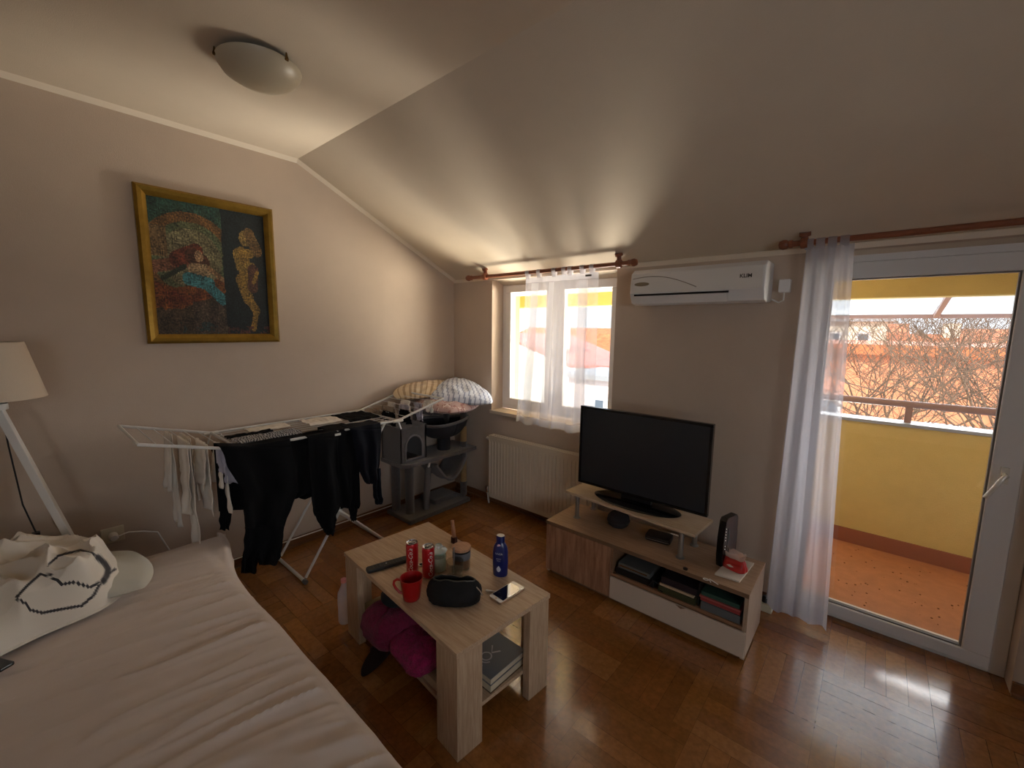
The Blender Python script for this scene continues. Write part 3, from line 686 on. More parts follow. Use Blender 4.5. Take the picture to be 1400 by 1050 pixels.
# contents of the open shelf
SH = .1665
def shelfbox(name, label, cat, x0, x1, z0, z1, y0, col, depth=.22, rough=.5, group=None, rz=0):
    q = MB(); q.M = Matrix.Translation(((x0 + x1) / 2, y0 + depth / 2, 0)) @ Matrix.Rotation(rz, 4, 'Z'); w2 = (x1 - x0) / 2
    q.box(-w2, w2, -depth / 2, depth / 2, z0, z1); return tag(q.build(name, mat('c%02x%02x%02x' % col, rgb(*col), rough), bevel=.002), label, cat, group)
shelfbox('game_console', 'black game console under a grey disc player in the cabinet shelf', 'console', -.985, -.77, SH, SH + .035, 2.05, (24, 24, 24))
dp = thing('disc_player', 'silver-grey disc player at the left of the cabinet shelf', 'player', (-.88, 2.16, SH + .0355))
q = MB(); q.box(-.975, -.795, 2.055, 2.26, SH + .0355, SH + .066); q.build('body', mat('player_grey', rgb(96, 100, 98), .35), dp, bevel=.003)
q = MB(); q.box(-.965, -.81, 2.0525, 2.0548, SH + .049, SH + .056); q.build('tray', m_chrome, dp)
q = MB(); q.tube([(-.80, 2.045, SH + .006), (-.77, 2.04, SH + .05), (-.74, 2.06, SH + .03), (-.745, 2.05, SH + .006), (-.72, 2.045, SH + .005)], .0045, 8); tag(q.build('tangled_cable', m_dark, smooth=True), 'short black cable loop between player and books in the cabinet', 'cable')
shelfbox('book', 'dark olive book at the bottom of the middle stack in the cabinet', 'book', -.745, -.56, SH, SH + .032, 2.045, (58, 60, 36), group='books in the cabinet shelf')
shelfbox('book', 'pale cream booklet lying on the dark olive book', 'book', -.74, -.57, SH + .0325, SH + .045, 2.05, (190, 168, 138), group='books in the cabinet shelf')
shelfbox('book', 'near-black book topping the middle stack in the cabinet', 'book', -.735, -.555, SH + .0455, SH + .082, 2.055, (34, 28, 34), group='books in the cabinet shelf')
shelfbox('book', 'grey-blue thick book at the bottom of the right-hand stack', 'book', -.535, -.362, SH, SH + .04, 2.045, (92, 98, 100), group='books in the cabinet shelf')
shelfbox('book', 'red-spined book above the grey-blue book', 'book', -.54, -.365, SH + .0405, SH + .056, 2.05, (150, 56, 54), group='books in the cabinet shelf')
shelfbox('book', 'pink-edged thin book above the red-spined book', 'book', -.545, -.362, SH + .0565, SH + .066, 2.048, (170, 88, 84), group='books in the cabinet shelf')
shelfbox('book', 'dark green book on top of the right-hand stack', 'book', -.54, -.37, SH + .0665, SH + .088, 2.055, (46, 76, 66), group='books in the cabinet shelf')
shelfbox('book', 'black video case standing between the two stacks', 'book', -.553, -.548, SH, SH + .12, 2.055, (22, 22, 22), depth=.13, group='books in the cabinet shelf')

# riser
RM = Matrix.Translation((-.99, 2.250, 0)) @ Matrix.Rotation(math.radians(-4.2), 4, 'Z')
rs = thing('television_riser', 'pale oak shelf riser on metal legs under the television', 'shelf', (-.99, 2.25, sz))
q = MB(); q.M = RM; q.box(-.40, .40, -.12, .12, .484, .500); q.build('board', mat('riser_board', rgb(214, 190, 160), .22, col2=rgb(190, 166, 136), vscale=9, stretch=(1, 14, 14), coat=.3), rs, bevel=.001)
for x, y in ((-.325, -.095), (.325, -.095), (-.325, .085), (.325, .085)):
    q = MB(); q.M = RM; q.lathe([(.022, sz), (.022, sz + .004), (.013, sz + .006), (.013, .478), (.02, .480), (.02, .4838)], (x, y, 0), 18); q.build('leg', mat('dull_steel', rgb(150, 146, 140), .35, metal=.7), rs, smooth=True)
# television
TM = Matrix.Translation((-.972, 2.262, 0)) @ Matrix.Rotation(math.radians(0), 4, 'Z')
tv = thing('television', 'black flat-screen television with blank screen on the oak riser', 'television', (-.972, 2.26, .5))
tw = .385; tz0, tz1 = .545, 1.032
q = MB(); q.M = TM; frame(q, -tw, tw, tz0, tz1, .014, -.024, .006)
q.build('bezel', mat('gloss_black', rgb(14, 14, 16), .18), tv, bevel=.002)
q = MB(); q.M = TM; q.box(-tw + .014, tw - .014, -.018, .004, tz0 + .0145, tz1 - .0145); q.build('screen', m_screen, tv)
q = MB(); q.M = TM; q.box(-tw + .004, tw - .004, .0065, .022, tz0 + .004, tz1 - .004); q.box(-.24, .24, .022, .05, tz0 + .05, tz1 - .1); q.build('back_cover', m_dark, tv, bevel=.006)
q = MB(); q.M = TM; q.lathe([(0, .5005), (.255, .5005), (.26, .506), (.24, .512), (.05, .518), (0, .518)], (-.01, -.005, 0), 48, sx=1, sy=.42); q.build('base', MATS['gloss_black'], tv, smooth=True)
q = MB(); q.M = TM; q.box(-.10, .08, -.005, .020, .512, tz0 + .03); q.build('neck', m_dark, tv)

def putz(px, py, z): return onz(px, py, z)
# smart speaker
c0 = putz(843, 720, sz); sp = thing('smart_speaker', 'round charcoal fabric speaker in front of the television riser leg', 'speaker', (c0.x, c0.y, sz))
q = MB(); q.lathe([(0, 0.001), (.045, .001), (.058, .012), (.066, .035), (.062, .06), (.046, .078), (.02, .084), (0, .085)], (c0.x, c0.y + .02, sz), 36); q.build('body', mat('charcoal_mesh', rgb(34, 32, 34), .9, bump=.3, bscale=700), sp, smooth=True)
q = MB(); q.lathe([(.0665, .030), (.0672, .034), (.0665, .038)], (c0.x, c0.y + .02, sz), 36); q.build('seam', m_dark, sp)
# set top box
c1 = putz(900, 738, sz)
sb = thing('set_top_box', 'flat black set-top box under the right end of the riser', 'box', (c1.x, c1.y, sz))
q = MB(); q.M = Matrix.Translation((c1.x, c1.y + .01, sz + .001)) @ Matrix.Rotation(math.radians(8), 4, 'Z'); q.rbox(-.068, .068, -.05, .05, 0, .026, .018); q.build('body', mat('satin_black', rgb(28, 26, 27), .4), sb, bevel=.004)
q = MB(); q.M = Matrix.Translation((c1.x, c1.y + .01, sz + .001)) @ Matrix.Rotation(math.radians(8), 4, 'Z'); q.box(-.066, .066, -.051, -.0502, .009, .012); q.build('seam', m_steel, sb)
q = MB(); q.tube([(c1.x + .03, c1.y + .068, sz + .016), (c1.x + .04, c1.y + .09, sz + .016), (c1.x + .08, c1.y + .10, sz + .01)], .003, 6); q.build('cable', m_white, sb)
# router
rtb = putz(984, 774, sz); RO = Matrix.Translation((rtb.x + .012, rtb.y + .05, sz)) @ Matrix.Rotation(math.radians(-14), 4, 'Z')
rt = thing('router', 'tall black router with a column of white lights beside the television', 'router', (rtb.x + .012, rtb.y + .05, sz))
q = MB(); q.M = RO
prf = [(-.062, .02), (-.058, .0), (.058, .0), (.066, .06), (.068, .15), (.062, .235), (.050, .25), (-.040, .25), (-.054, .235), (-.066, .15), (-.067, .06)]
q.poly([(-.017, y, z + .001) for y, z in prf], (.034, 0, 0)); q.build('case', MATS['gloss_black'], rt, bevel=.004)
q = MB(); q.M = RO; 
for z in (.20, .185, .17, .155, .14, .11, .095): q.box(.0172, .0176, -.050, -.047, z - .0012, z + .0012)
q.build('indicator_light', mat('led', rgb(255, 255, 245), .4, emit=(1, 1, .95, 1, .6)), rt)
q = MB(); q.M = RO; q.poly([(.0178, -.03 + .02 * math.cos(a), .12 + .08 * math.sin(a)) for a in [math.pi * k / 10 - math.pi / 2 for k in range(11)]], (.0005, 0, 0)); q.build('emblem', mat('router_gloss', rgb(60, 64, 66), .15), rt)
# paper and red bag
PZ = sz + .0005
pa = [putz(977, 786, PZ), putz(1011, 797, PZ), putz(1031, 772, PZ), putz(1000, 763, PZ)]
q = MB(); q.poly([tuple(p) for p in pa], (0, 0, .009)); tag(q.build('notepad', mat('off_white_paper', rgb(206, 196, 182), .7), bevel=.001), 'white folded paper pad at the right end of the cabinet top', 'paper')
cb = (pa[0] + pa[1] + pa[2] + pa[3]) / 4 + Vector((-.005, .0, .0))
sn = thing('snack_packet', 'open red foil snack packet lying on the white paper pad', 'packet', (cb.x, cb.y, PZ + .0095))
BMx = Matrix.Translation((cb.x, cb.y, PZ + .0095)) @ Matrix.Rotation(math.radians(-12), 4, 'Z')
q = MB(); q.M = BMx
def pk(u, v):
    a = u * 2 * math.pi; z = .05 * v
    rx = .056 * (1 - .25 * v * v) * (1 + .08 * N(u * 9, v * 4)); ry = .036 * (1 - .55 * v * v) * (1 + .15 * N(u * 8, v * 5, 4))
    return (rx * abs(math.cos(a)) ** .6 * math.copysign(1, math.cos(a)), ry * abs(math.sin(a)) ** .6 * math.copysign(1, math.sin(a)), z + .006 * N(u * 12, v * 6, 7) * v)
q.sheet(pk, 40, 10); q.build('foil', mat('red_foil', rgb(186, 40, 36), .3, spec=.6), sn, smooth=True, solid=.0006)
q = MB(); q.M = BMx
q.sheet(lambda u, v: tuple(Vector(pk(u, 1)) + Vector((.006 * math.cos(u * 6.28) * v, .008 * math.sin(u * 6.28) * v, .028 * v + .012 * N(u * 16, 2) * v))), 60, 4)
q.build('torn_top', sheer_mat('clear_film', (.8, .55, .45, 1), .45, .5), sn, smooth=True)
q = MB(); q.M = BMx; q.poly([(-.02, -.0375, .020), (-.006, -.037, .026), (.012, -.037, .020), (-.004, -.0372, .014)], (0, .002, 0)); q.build('white_mark', m_white, sn)
# earphones curl
k0 = putz(966, 795, sz); q = MB()
q.tube([(k0.x + .018 * math.cos(a) * (1 - a * .05), k0.y + .012 * math.sin(a), sz + .003 + .001 * k) for k, a in enumerate([i * .5 for i in range(14)])] + [(k0.x + .05, k0.y + .005, sz + .003)], .0022, 6)
tag(q.build('charging_cable', m_white, smooth=True), 'small curl of white cable at the front of the cabinet top', 'cable')
k1 = putz(942, 777, sz); q = MB(); q.lathe([(0, .0005), (.011, .0005), (.012, .006), (.004, .009), (0, .009)], (k1.x - .01, k1.y - .022, sz), 14); tag(q.build('bottle_cap', m_dark, smooth=True), 'little black cap beside the right riser leg', 'cap')

# ================================================================ COFFEE TABLE
TZ = .42
CT = Matrix.Translation((-1.394, 1.144, 0)) @ Matrix.Rotation(math.radians(-5.0), 4, 'Z')
ct = thing('coffee_table', 'light oak coffee table with broad corner legs and a lower shelf', 'table', (-1.394, 1.144, 0))
hw, hd = .447, .239
q = MB(); q.M = CT; q.box(-hw, hw, -hd, hd, TZ - .020, TZ); q.build('tabletop', m_oak, ct, bevel=.0015)
for ix in (-1, 1):
    for iy in (-1, 1):
        q = MB(); q.M = CT; x, y = ix * (hw - .004), iy * (hd - .004)
        pts = [(x, y), (x - ix * .122, y), (x - ix * .122, y - iy * .034), (x - ix * .034, y - iy * .034), (x - ix * .034, y - iy * .112), (x, y - iy * .112)]
        if ix * iy < 0: pts = pts[::-1]
        q.prism(pts, .001, TZ - .0205); q.build('leg', m_oakv, ct, bevel=.001)
q = MB(); q.M = CT; q.box(-hw + .039, hw - .039, -hd + .039, hd - .039, .100, .116); q.build('shelf', m_oak, ct, bevel=.001)
def can(px, py, label, rot):
    c = onz(px, py, TZ); c = Vector((c.x, c.y, TZ + .0005)); r = .0265
    t = thing('drink_can', label, 'can', c, 'red drink cans on the coffee table')
    q = MB(); q.lathe([(.019, 0), (.0215, .001), (r, .010), (r, .128), (.0235, .137)], c, 36); q.build('body', mat('can_red', rgb(186, 22, 28), .28, metal=.35, coat=.3), t, smooth=True)
    q = MB(); q.lathe([(.0235, .1372), (.0242, .140), (.0235, .1425), (.0222, .1415), (.0215, .137), (0, .1368)], c, 36); q.build('lid', m_chrome, t, smooth=True)
    q = MB(); q.lathe([(0, .1375), (.009, .1375), (.009, .1377), (0, .1377)], (c.x, c.y - .009, c.z), 14, sx=1, sy=.8); q.build('mouth', m_dark, t)
    q = MB(); q.lathe([(.004, .139), (.009, .139), (.009, .1405), (.004, .1405), (.004, .139)], (c.x + .001, c.y + .006, c.z), 14, sx=.8, sy=1.2); q.build('pull_tab', m_steel, t)
    def wp(x, y):   # lettering runs up the can
        a = rot + (-y) / r; return (c.x + (r + .0004) * math.cos(a), c.y + (r + .0004) * math.sin(a), c.z + .066 + x)
    def wp2(x, y):
        a = rot + x / r; return (c.x + (r + .0004) * math.cos(a), c.y + (r + .0004) * math.sin(a), c.z + .092 + y)
    q = MB(); q.text('Coca-Cola', .026, (0, 0, 0), (1, 0, 0), (0, 1, 0), warp=wp, shear=.35); q.build('lettering', mat('can_white', rgb(226, 216, 210), .4), t)
    return t
ang = math.atan2(-1.05, 1.45)
can(564, 782, 'red slim drink can nearest the remote control', ang - .25)
can(586, 788, 'red slim drink can between the first can and the glass jars', ang + .35)
m_clear = glass_mat('clear_glass', (.93, .95, .93, 1))
# glass-lidded candle jar
c = onz(600, 779, TZ)
t = thing('lidded_glass_jar', 'glass jar with pale contents and domed glass lid', 'jar', (c.x, c.y, TZ))
q = MB(); q.lathe([(0, .001), (.030, .001), (.034, .006), (.034, .075), (.029, .084), (.029, .090), (.0275, .090), (.0275, .084), (.032, .074), (.032, .006), (0, .004)], (c.x, c.y, TZ), 36); q.build('glass', m_clear, t, smooth=True)
q = MB(); q.lathe([(0, .0045), (.0315, .0065), (.0315, .066), (0, .068)], (c.x, c.y, TZ), 32); q.build('contents', mat('pale_wax', rgb(196, 196, 176), .6, var=.1, vscale=60), t, smooth=True)
q = MB(); q.lathe([(0, .0905), (.036, .0905), (.038, .094), (.034, .098), (.018, .101), (.013, .106), (.017, .112), (.014, .120), (0, .122)], (c.x, c.y, TZ), 36); q.build('glass_lid', mat('lid_glass', rgb(214, 222, 214), .08, trans=.6), t, smooth=True)
q = MB(); q.lathe([(.031, .0842), (.033, .0842), (.033, .0902), (.031, .0902), (.031, .0842)], (c.x, c.y, TZ), 32); q.build('seal', mat('green_seal', rgb(110, 130, 104), .5), t)
# wooden-lidded jar
c = onz(631, 775, TZ)
t = thing('wooden_lidded_jar', 'glass candle jar with a flat wooden lid and dark brown contents', 'jar', (c.x, c.y, TZ))
q = MB(); q.lathe([(0, .001), (.038, .001), (.040, .004), (.040, .088), (.0385, .088), (.0385, .005), (0, .004)], (c.x, c.y, TZ), 40); q.build('glass', m_clear, t, smooth=True)
q = MB(); q.lathe([(0, .0045), (.038, .0055), (.038, .062), (0, .062)], (c.x, c.y, TZ), 32); q.build('contents', mat('brown_wax', rgb(120, 84, 60), .5), t, smooth=True)
q = MB(); q.lathe([(.0403, .048), (.0408, .05), (.0408, .078), (.0403, .08)], (c.x, c.y, TZ), 40); q.build('label_band', mat('grey_label', rgb(92, 94, 98), .6), t, smooth=True)
q = MB(); q.lathe([(0, .0885), (.042, .0885), (.043, .091), (.043, .098), (.042, .100), (0, .100)], (c.x, c.y, TZ), 40); q.build('lid', mat('lid_wood', rgb(186, 140, 108), .5, col2=rgb(160, 116, 86), vscale=30, stretch=(1, 8, 1)), t, smooth=True)
# tumbler
c = onz(622, 792, TZ)
t = thing('glass_tumbler', 'clear empty tumbler standing in front of the wooden-lidded jar', 'glass', (c.x, c.y, TZ))
q = MB(); q.lathe([(0, .0012), (.031, .0012), (.034, .004), (.037, .085), (.0355, .085), (.0325, .010), (0, .008)], (c.x, c.y, TZ), 40); q.build('glass', glass_mat('tumbler_glass', (.86, .86, .84, 1)), t, smooth=True)
q = MB(); q.lathe([(0, .0085), (.0318, .0105), (.0338, .045), (0, .045)], (c.x, c.y, TZ), 32); q.build('water', sheer_mat('cloudy_water', (.75, .72, .66, 1), .25, .5), t, smooth=True)
q = MB(); q.tube([(c.x - .020, c.y + .010, TZ + .012), (c.x - .034, c.y + .026, TZ + .125)], .0028, 8)
tag(q.build('teaspoon_handle', m_steel, smooth=True), 'slim pale metal stick leaning in the clear tumbler', 'spoon')
# wooden brush
c = onz(621, 742, TZ)
t = thing('wooden_brush', 'upright wooden-handled brush behind the wooden-lidded jar', 'brush', (c.x, c.y, TZ))
q = MB(); q.rbox(c.x - .016, c.x + .016, c.y - .012, c.y + .012, TZ + .001, TZ + .030, .008); q.build('bristles', mat('brown_bristle', rgb(70, 34, 26), .9, bump=.4, bscale=300), t)
q = MB(); q.tube([(c.x, c.y, TZ + .0305), (c.x - .006, c.y, TZ + .07), (c.x - .012, c.y - .001, TZ + .115)], .010, 12, .0085); q.build('handle', mat('handle_wood', rgb(176, 124, 92), .5, var=.15, vscale=20), t, smooth=True)
# red mug
c = onz(563, 818, TZ)
t = thing('red_mug', 'red tapered mug at the front edge of the coffee table', 'mug', (c.x, c.y, TZ)); m_redc = mat('red_ceramic', rgb(160, 16, 18), .3, coat=.2)
q = MB(); q.lathe([(0, .001), (.030, .001), (.034, .006), (.037, .03), (.044, .085), (.0455, .092), (.0435, .092), (.0415, .084), (.034, .03), (.030, .008), (0, .006)], (c.x, c.y, TZ), 40); q.build('cup', m_redc, t, smooth=True)
hd_ = Vector((-.78, -.62, 0)).normalized(); q = MB()
q.tube([Vector((c.x, c.y, TZ)) + hd_ * r_ + Vector((0, 0, z_)) for r_, z_ in ((.042, .078), (.058, .080), (.070, .072), (.072, .058), (.064, .042), (.050, .026), (.036, .020))], .0052, 10); q.build('handle', m_redc, t, smooth=True)
# black pouch
c = onz(621, 820, TZ)
PM = Matrix.Translation((c.x, c.y, TZ + .001)) @ Matrix.Rotation(math.radians(38), 4, 'Z')
t = thing('toiletry_pouch', 'open black zipped pouch lying on the coffee table', 'pouch', (c.x, c.y, TZ)); m_pouch = mat('black_nylon', rgb(17, 15, 14), .7, spec=.3, bump=.25, bscale=90)
def po(u, v):
    a = u * 2 * math.pi; cc, ss = math.cos(a), math.sin(a)
    if v < .72: k = v / .72; rr_ = (.90 + .12 * math.sin(k * math.pi * .8)) * (1 - .26 * k ** 3); z = .086 * k; sq = 1 - .66 * k ** 2.2
    else: k = (v - .72) / .28; rr_ = .70 - .12 * k; z = .086 - .045 * k; sq = .34 - .1 * k
    f = 1 + .05 * N(cc * 3, ss * 3, v * 4) + .03 * N(cc * 9, ss * 9, v * 9)
    return (.112 * rr_ * f * math.copysign(abs(cc) ** .8, cc), .062 * sq * rr_ * f * math.copysign(abs(ss) ** .85, ss), z * (1 + .12 * N(cc * 2, ss * 2, 8)) + .006)
q = MB(); q.M = PM; q.sheet(po, 64, 26); q.lathe([(0, .005), (.06, .004), (.06, .008), (0, .012)], (0, 0, 0), 24, 1.05, .55); q.build('body', m_pouch, t, smooth=True)
q = MB(); q.M = PM; q.tube([po(k / 40, .70) for k in range(41)], .0026, 6); q.build('zip', mat('zip_grey', rgb(70, 68, 62), .4, metal=.5), t, smooth=True)
q = MB(); q.M = PM; q.box(-.03, .01, .006, .010, .045, .066); q.build('inner_label', mat('pouch_label', rgb(112, 112, 98), .7), t)
q = MB(); q.M = PM; q.tube([(.092, -.02, .070), (.108, -.03, .060), (.118, -.035, .046)], .003, 8); q.build('zip_pull', m_chrome, t, smooth=True)
# small metal bits
q = MB(); c = onz(664, 809, TZ); q.tube([(c.x, c.y, TZ + .006), (c.x + .025, c.y + .016, TZ + .006), (c.x + .045, c.y + .03, TZ + .004)], .0045, 8, .002); tag(q.build('hair_clip', m_chrome, smooth=True), 'tiny shiny metal clip between the black pouch and the phone', 'clip')
q = MB(); c = onz(576, 773, TZ); q.lathe([(.008, .001), (.013, .001), (.013, .006), (.008, .006), (.008, .001)], (c.x, c.y, TZ), 16); tag(q.build('metal_ring', m_chrome, smooth=True), 'small silver ring on the table between the two red cans', 'ring')
# lotion bottle
c = onz(684, 786, TZ); BT = Matrix.Translation((c.x, c.y, TZ + .001)) @ Matrix.Rotation(math.radians(32), 4, 'Z')
t = thing('lotion_bottle', 'dark blue lotion bottle standing at the far edge of the coffee table', 'bottle', (c.x, c.y, TZ)); m_blue = mat('navy_plastic', rgb(20, 30, 92), .3, coat=.2)
q = MB(); q.M = BT; q.lathe([(0, 0), (.029, 0), (.032, .004), (.034, .06), (.0335, .11), (.029, .135), (.021, .150), (.020, .152), (0, .152)], n=40, sx=1, sy=.66); q.build('body', m_blue, t, smooth=True)
q = MB(); q.M = BT; q.lathe([(.0185, .1525), (.0185, .180), (.017, .1828)], n=32, sx=1, sy=.8); q.build('cap', m_blue, t, smooth=True)
q = MB(); q.M = BT; q.lathe([(.0172, .1830), (.0172, .1845), (0, .1845)], n=32, sx=1, sy=.8); q.build('cap_disc', m_steel, t, smooth=True)
def bw(dx, dz):
    def f(x, y):
        X = x + dx; yy = -.0225 * math.sqrt(max(0, 1 - (X / .034) ** 2)) - .0007; return BT @ Vector((X, yy, dz + y))
    return f
m_lw = mat('label_pale', rgb(200, 204, 214), .5)
q = MB(); q.text('NIVEA', .012, (0,) * 3, (1, 0, 0), (0, 1, 0), warp=bw(-.004, .108)); q.text('BODY', .008, (0,) * 3, (1, 0, 0), (0, 1, 0), warp=bw(-.004, .085)); q.text('MILK', .008, (0,) * 3, (1, 0, 0), (0, 1, 0), warp=bw(-.004, .076)); q.build('lettering', m_lw, t)
q = MB(); f = bw(0, 0); q.sheet(lambda u, v: f(-.004 + .0095 * v * math.sin(u * 6.283) * (1 - .75 * max(0, math.cos(u * 6.283))), .040 + .014 * v * math.cos(u * 6.283)), 24, 2); q.build('drop_mark', m_lw, t)
q = MB(); q.M = BT; q.sheet(lambda u, v: (-.004 + .008 * v * math.cos(u * 6.283), -.0168 - .0002 + .0008 * v, .142 + .008 * v * math.sin(u * 6.283)), 18, 2); q.build('round_sticker', mat('pink_sticker', rgb(206, 170, 176), .5), t)
# phone
pc = [onz(668, 817, TZ), onz(684, 827, TZ), onz(719, 806, TZ), onz(701, 796, TZ)]
cc_ = sum(pc, Vector()) / 4; ax = ((pc[2] + pc[3]) - (pc[0] + pc[1])).normalized(); L = ((pc[2] + pc[3]) - (pc[0] + pc[1])).length / 2; W = ((pc[3] + pc[0]) - (pc[1] + pc[2])).length / 2
PH = Matrix.Translation((cc_.x, cc_.y, TZ + .001)) @ Matrix.Rotation(math.atan2(ax.y, ax.x), 4, 'Z')
L, W = .145 if L > .2 else L, W
t = thing('smartphone', 'white and gold smartphone with dark screen near the table corner', 'phone', (cc_.x, cc_.y, TZ + .001))
q = MB(); q.M = PH; q.rbox(-L / 2, L / 2, -W / 2, W / 2, 0, .0065, .010, 5); q.build('body', mat('gold_alu', rgb(206, 176, 146), .3, metal=.6), t, bevel=.001)
q = MB(); q.M = PH; q.rbox(-L / 2 + .001, L / 2 - .001, -W / 2 + .001, W / 2 - .001, .0066, .0074, .009, 5); q.build('front_glass', mat('white_glass', rgb(232, 228, 222), .12), t)
q = MB(); q.M = PH; q.box(-L / 2 + .018, L / 2 - .018, -W / 2 + .004, W / 2 - .004, .0075, .0078); q.build('screen', mat('phone_screen', rgb(8, 8, 9), .03, spec=.9, coat=.6), t)
q = MB(); q.M = PH; q.lathe([(.0035, .0078), (.0045, .0079), (.0045, .0076)], (-L / 2 + .009, 0, 0), 18); q.build('home_button', MATS['gold_alu'], t)
# remote
a_, b_ = onz(501, 783, TZ), onz(558, 766, TZ); mid = (a_ + b_) / 2; dd = b_ - a_
RMx = Matrix.Translation((mid.x, mid.y, TZ + .001)) @ Matrix.Rotation(math.atan2(dd.y, dd.x), 4, 'Z'); rl = dd.length / 2
t = thing('remote_control', 'long black remote control beside the red cans', 'remote', (mid.x, mid.y, TZ + .001))
q = MB(); q.M = RMx; q.rbox(-rl, rl, -.021, .021, 0, .016, .014, 6); q.build('body', mat('remote_black', rgb(26, 26, 26), .45), t, bevel=.004)
for k in range(10):
    for j in (-1, 0, 1):
        q = MB(); q.M = RMx; q.lathe([(0, .0162), (.0038, .0162), (.0038, .0178), (0, .018)], (-rl + .03 + k * (2 * rl - .06) / 9, j * .011, 0), 10)
        q.build('button', mat('button_grey', rgb(60, 60, 60), .5) if (k, j) != (4, 0) else mat('button_light', rgb(190, 190, 190), .4), t)

# things on the lower shelf
S = .1165
def lump(name, label, cat, cx, cy, z0, rx, ry, h, m, rot=0, n=.12, sc=6, seed=0, parent=None, flat=.8, sq=0):
    q = MB(); q.M = Matrix.Translation((cx, cy, z0)) @ Matrix.Rotation(rot, 4, 'Z')
    def f(u, v):
        a = u * 2 * math.pi; ph = v * math.pi; s_ = math.sin(ph) ** flat; cz = (1 - math.cos(ph)) / 2
        cc, ss = math.cos(a), math.sin(a)
        k = 1 + n * N(cc * sc * .3 + seed, ss * sc * .3, v * sc * .6) + n * .5 * N(cc * sc + seed, ss * sc, v * sc * 2)
        if sq: cc, ss = math.copysign(abs(cc) ** sq, cc), math.copysign(abs(ss) ** sq, ss)
        return (rx * s_ * cc * k, ry * s_ * ss * k, max(0.0005, h * (cz * (1 + n * N(cc * sc * .5, ss * sc * .5, seed)))))
    q.sheet(f, 56, 28); o = q.build(name, m, parent, smooth=True, weld=True)
    if not parent: tag(o, label, cat)
    return o
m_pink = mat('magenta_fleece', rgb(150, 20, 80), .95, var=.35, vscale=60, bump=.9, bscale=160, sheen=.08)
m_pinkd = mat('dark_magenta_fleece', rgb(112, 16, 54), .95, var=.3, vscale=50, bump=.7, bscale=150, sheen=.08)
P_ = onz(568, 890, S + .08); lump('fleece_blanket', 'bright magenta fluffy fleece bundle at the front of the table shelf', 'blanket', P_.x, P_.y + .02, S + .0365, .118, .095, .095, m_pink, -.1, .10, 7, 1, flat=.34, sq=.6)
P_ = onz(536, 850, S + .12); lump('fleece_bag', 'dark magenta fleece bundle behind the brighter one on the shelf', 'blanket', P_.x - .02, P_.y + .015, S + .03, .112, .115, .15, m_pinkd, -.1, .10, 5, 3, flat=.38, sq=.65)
P_ = onz(541, 826, S + .20); lump('baseball_cap', 'black cap tucked above the dark magenta fleece', 'cap', P_.x, P_.y, S + .197, .065, .048, .075, mat('black_cotton', rgb(14, 16, 20), .9), .5, .06, 4, 5)
q = MB(); q.M = CT; q.box(-.40, -.10, -.185, .06, S, S + .029); tag(q.build('flat_carton', mat('kraft_card', rgb(134, 112, 76), .8), bevel=.002), 'flat kraft carton under the dark magenta fleece', 'box')
q = MB(); q.M = CT; q.box(-.085, .30, -.190, .04, S, S + .036); tag(q.build('paperback', mat('page_cream', rgb(190, 176, 150), .8), bevel=.002), 'cream paper stack under the bright magenta fleece', 'paper')
q = MB()
pts = [onz(x, y, z) for x, y, z in ((507, 846, .22), (516, 862, .17), (530, 878, .16), (541, 884, .17), (552, 879, .20))]
q.tube(pts, .008, 8); pts = [onz(x, y, z) for x, y, z in ((519, 866, .17), (518, 880, .155), (530, 886, .155), (545, 883, .165))]; q.tube(pts, .004, 8)
tag(q.build('bag_strap', m_dark, smooth=True), 'black strap looping over the carton on the table shelf', 'strap')
# books right side
bk = [onz(693, 905, .19), ]
q = MB(); BKM = CT @ Matrix.Translation((.315, .045, 0)) @ Matrix.Rotation(math.radians(4), 4, 'Z')
for nm, lb, z0, z1, col, w_, d_ in (('book', 'brown thick book under the grey book on the shelf', S, S + .035, (96, 74, 50), .082, .098), ('book', 'grey book with a pale round emblem on the table shelf', S + .0355, S + .065, (104, 106, 110), .084, .10)):
    t = thing(nm, lb, 'book', BKM @ Vector((0, 0, z0)), 'books on the table shelf')
    q = MB(); q.M = BKM; q.box(-w_ + .003, w_ - .003, -d_ + .003, d_ - .001, z0 + .003, z1 - .003); q.build('pages', MATS['page_cream'], t)
    q = MB(); q.M = BKM; q.box(-w_, w_, -d_, d_, z0, z0 + .0028); q.box(-w_, w_, -d_, d_, z1 - .0028, z1); q.box(-w_, w_, d_ - .001, d_ + .002, z0, z1); q.build('cover', mat('c%02x%02x%02x' % col, rgb(*col), .5), t)
    if col[0] == 104:
        q = MB(); q.M = BKM; zz = z1 + .0004
        for r0, r1, a0, a1 in ((.018, .024, 0, 360), (.030, .036, 200, 340)):
            q.sheet(lambda u, v: (-.01 + lerp(r0, r1, v) * math.cos(math.radians(lerp(a0, a1, u))), -.03 + lerp(r0, r1, v) * math.sin(math.radians(lerp(a0, a1, u))), zz), 28, 1)
        for k in range(4): q.box(-.04 + k * .016, -.034 + k * .016, -.088, -.074, zz, zz + .0003)
        for s_ in (-1, 1): q.poly([(-.01, .0, zz), (-.01 + s_ * .02, .03, zz), (-.01 + s_ * .026, .028, zz), (-.004, -.004, zz)][::s_], (0, 0, .0003))
        q.build('emblem', mat('emblem_white', rgb(190, 190, 192), .5), t)
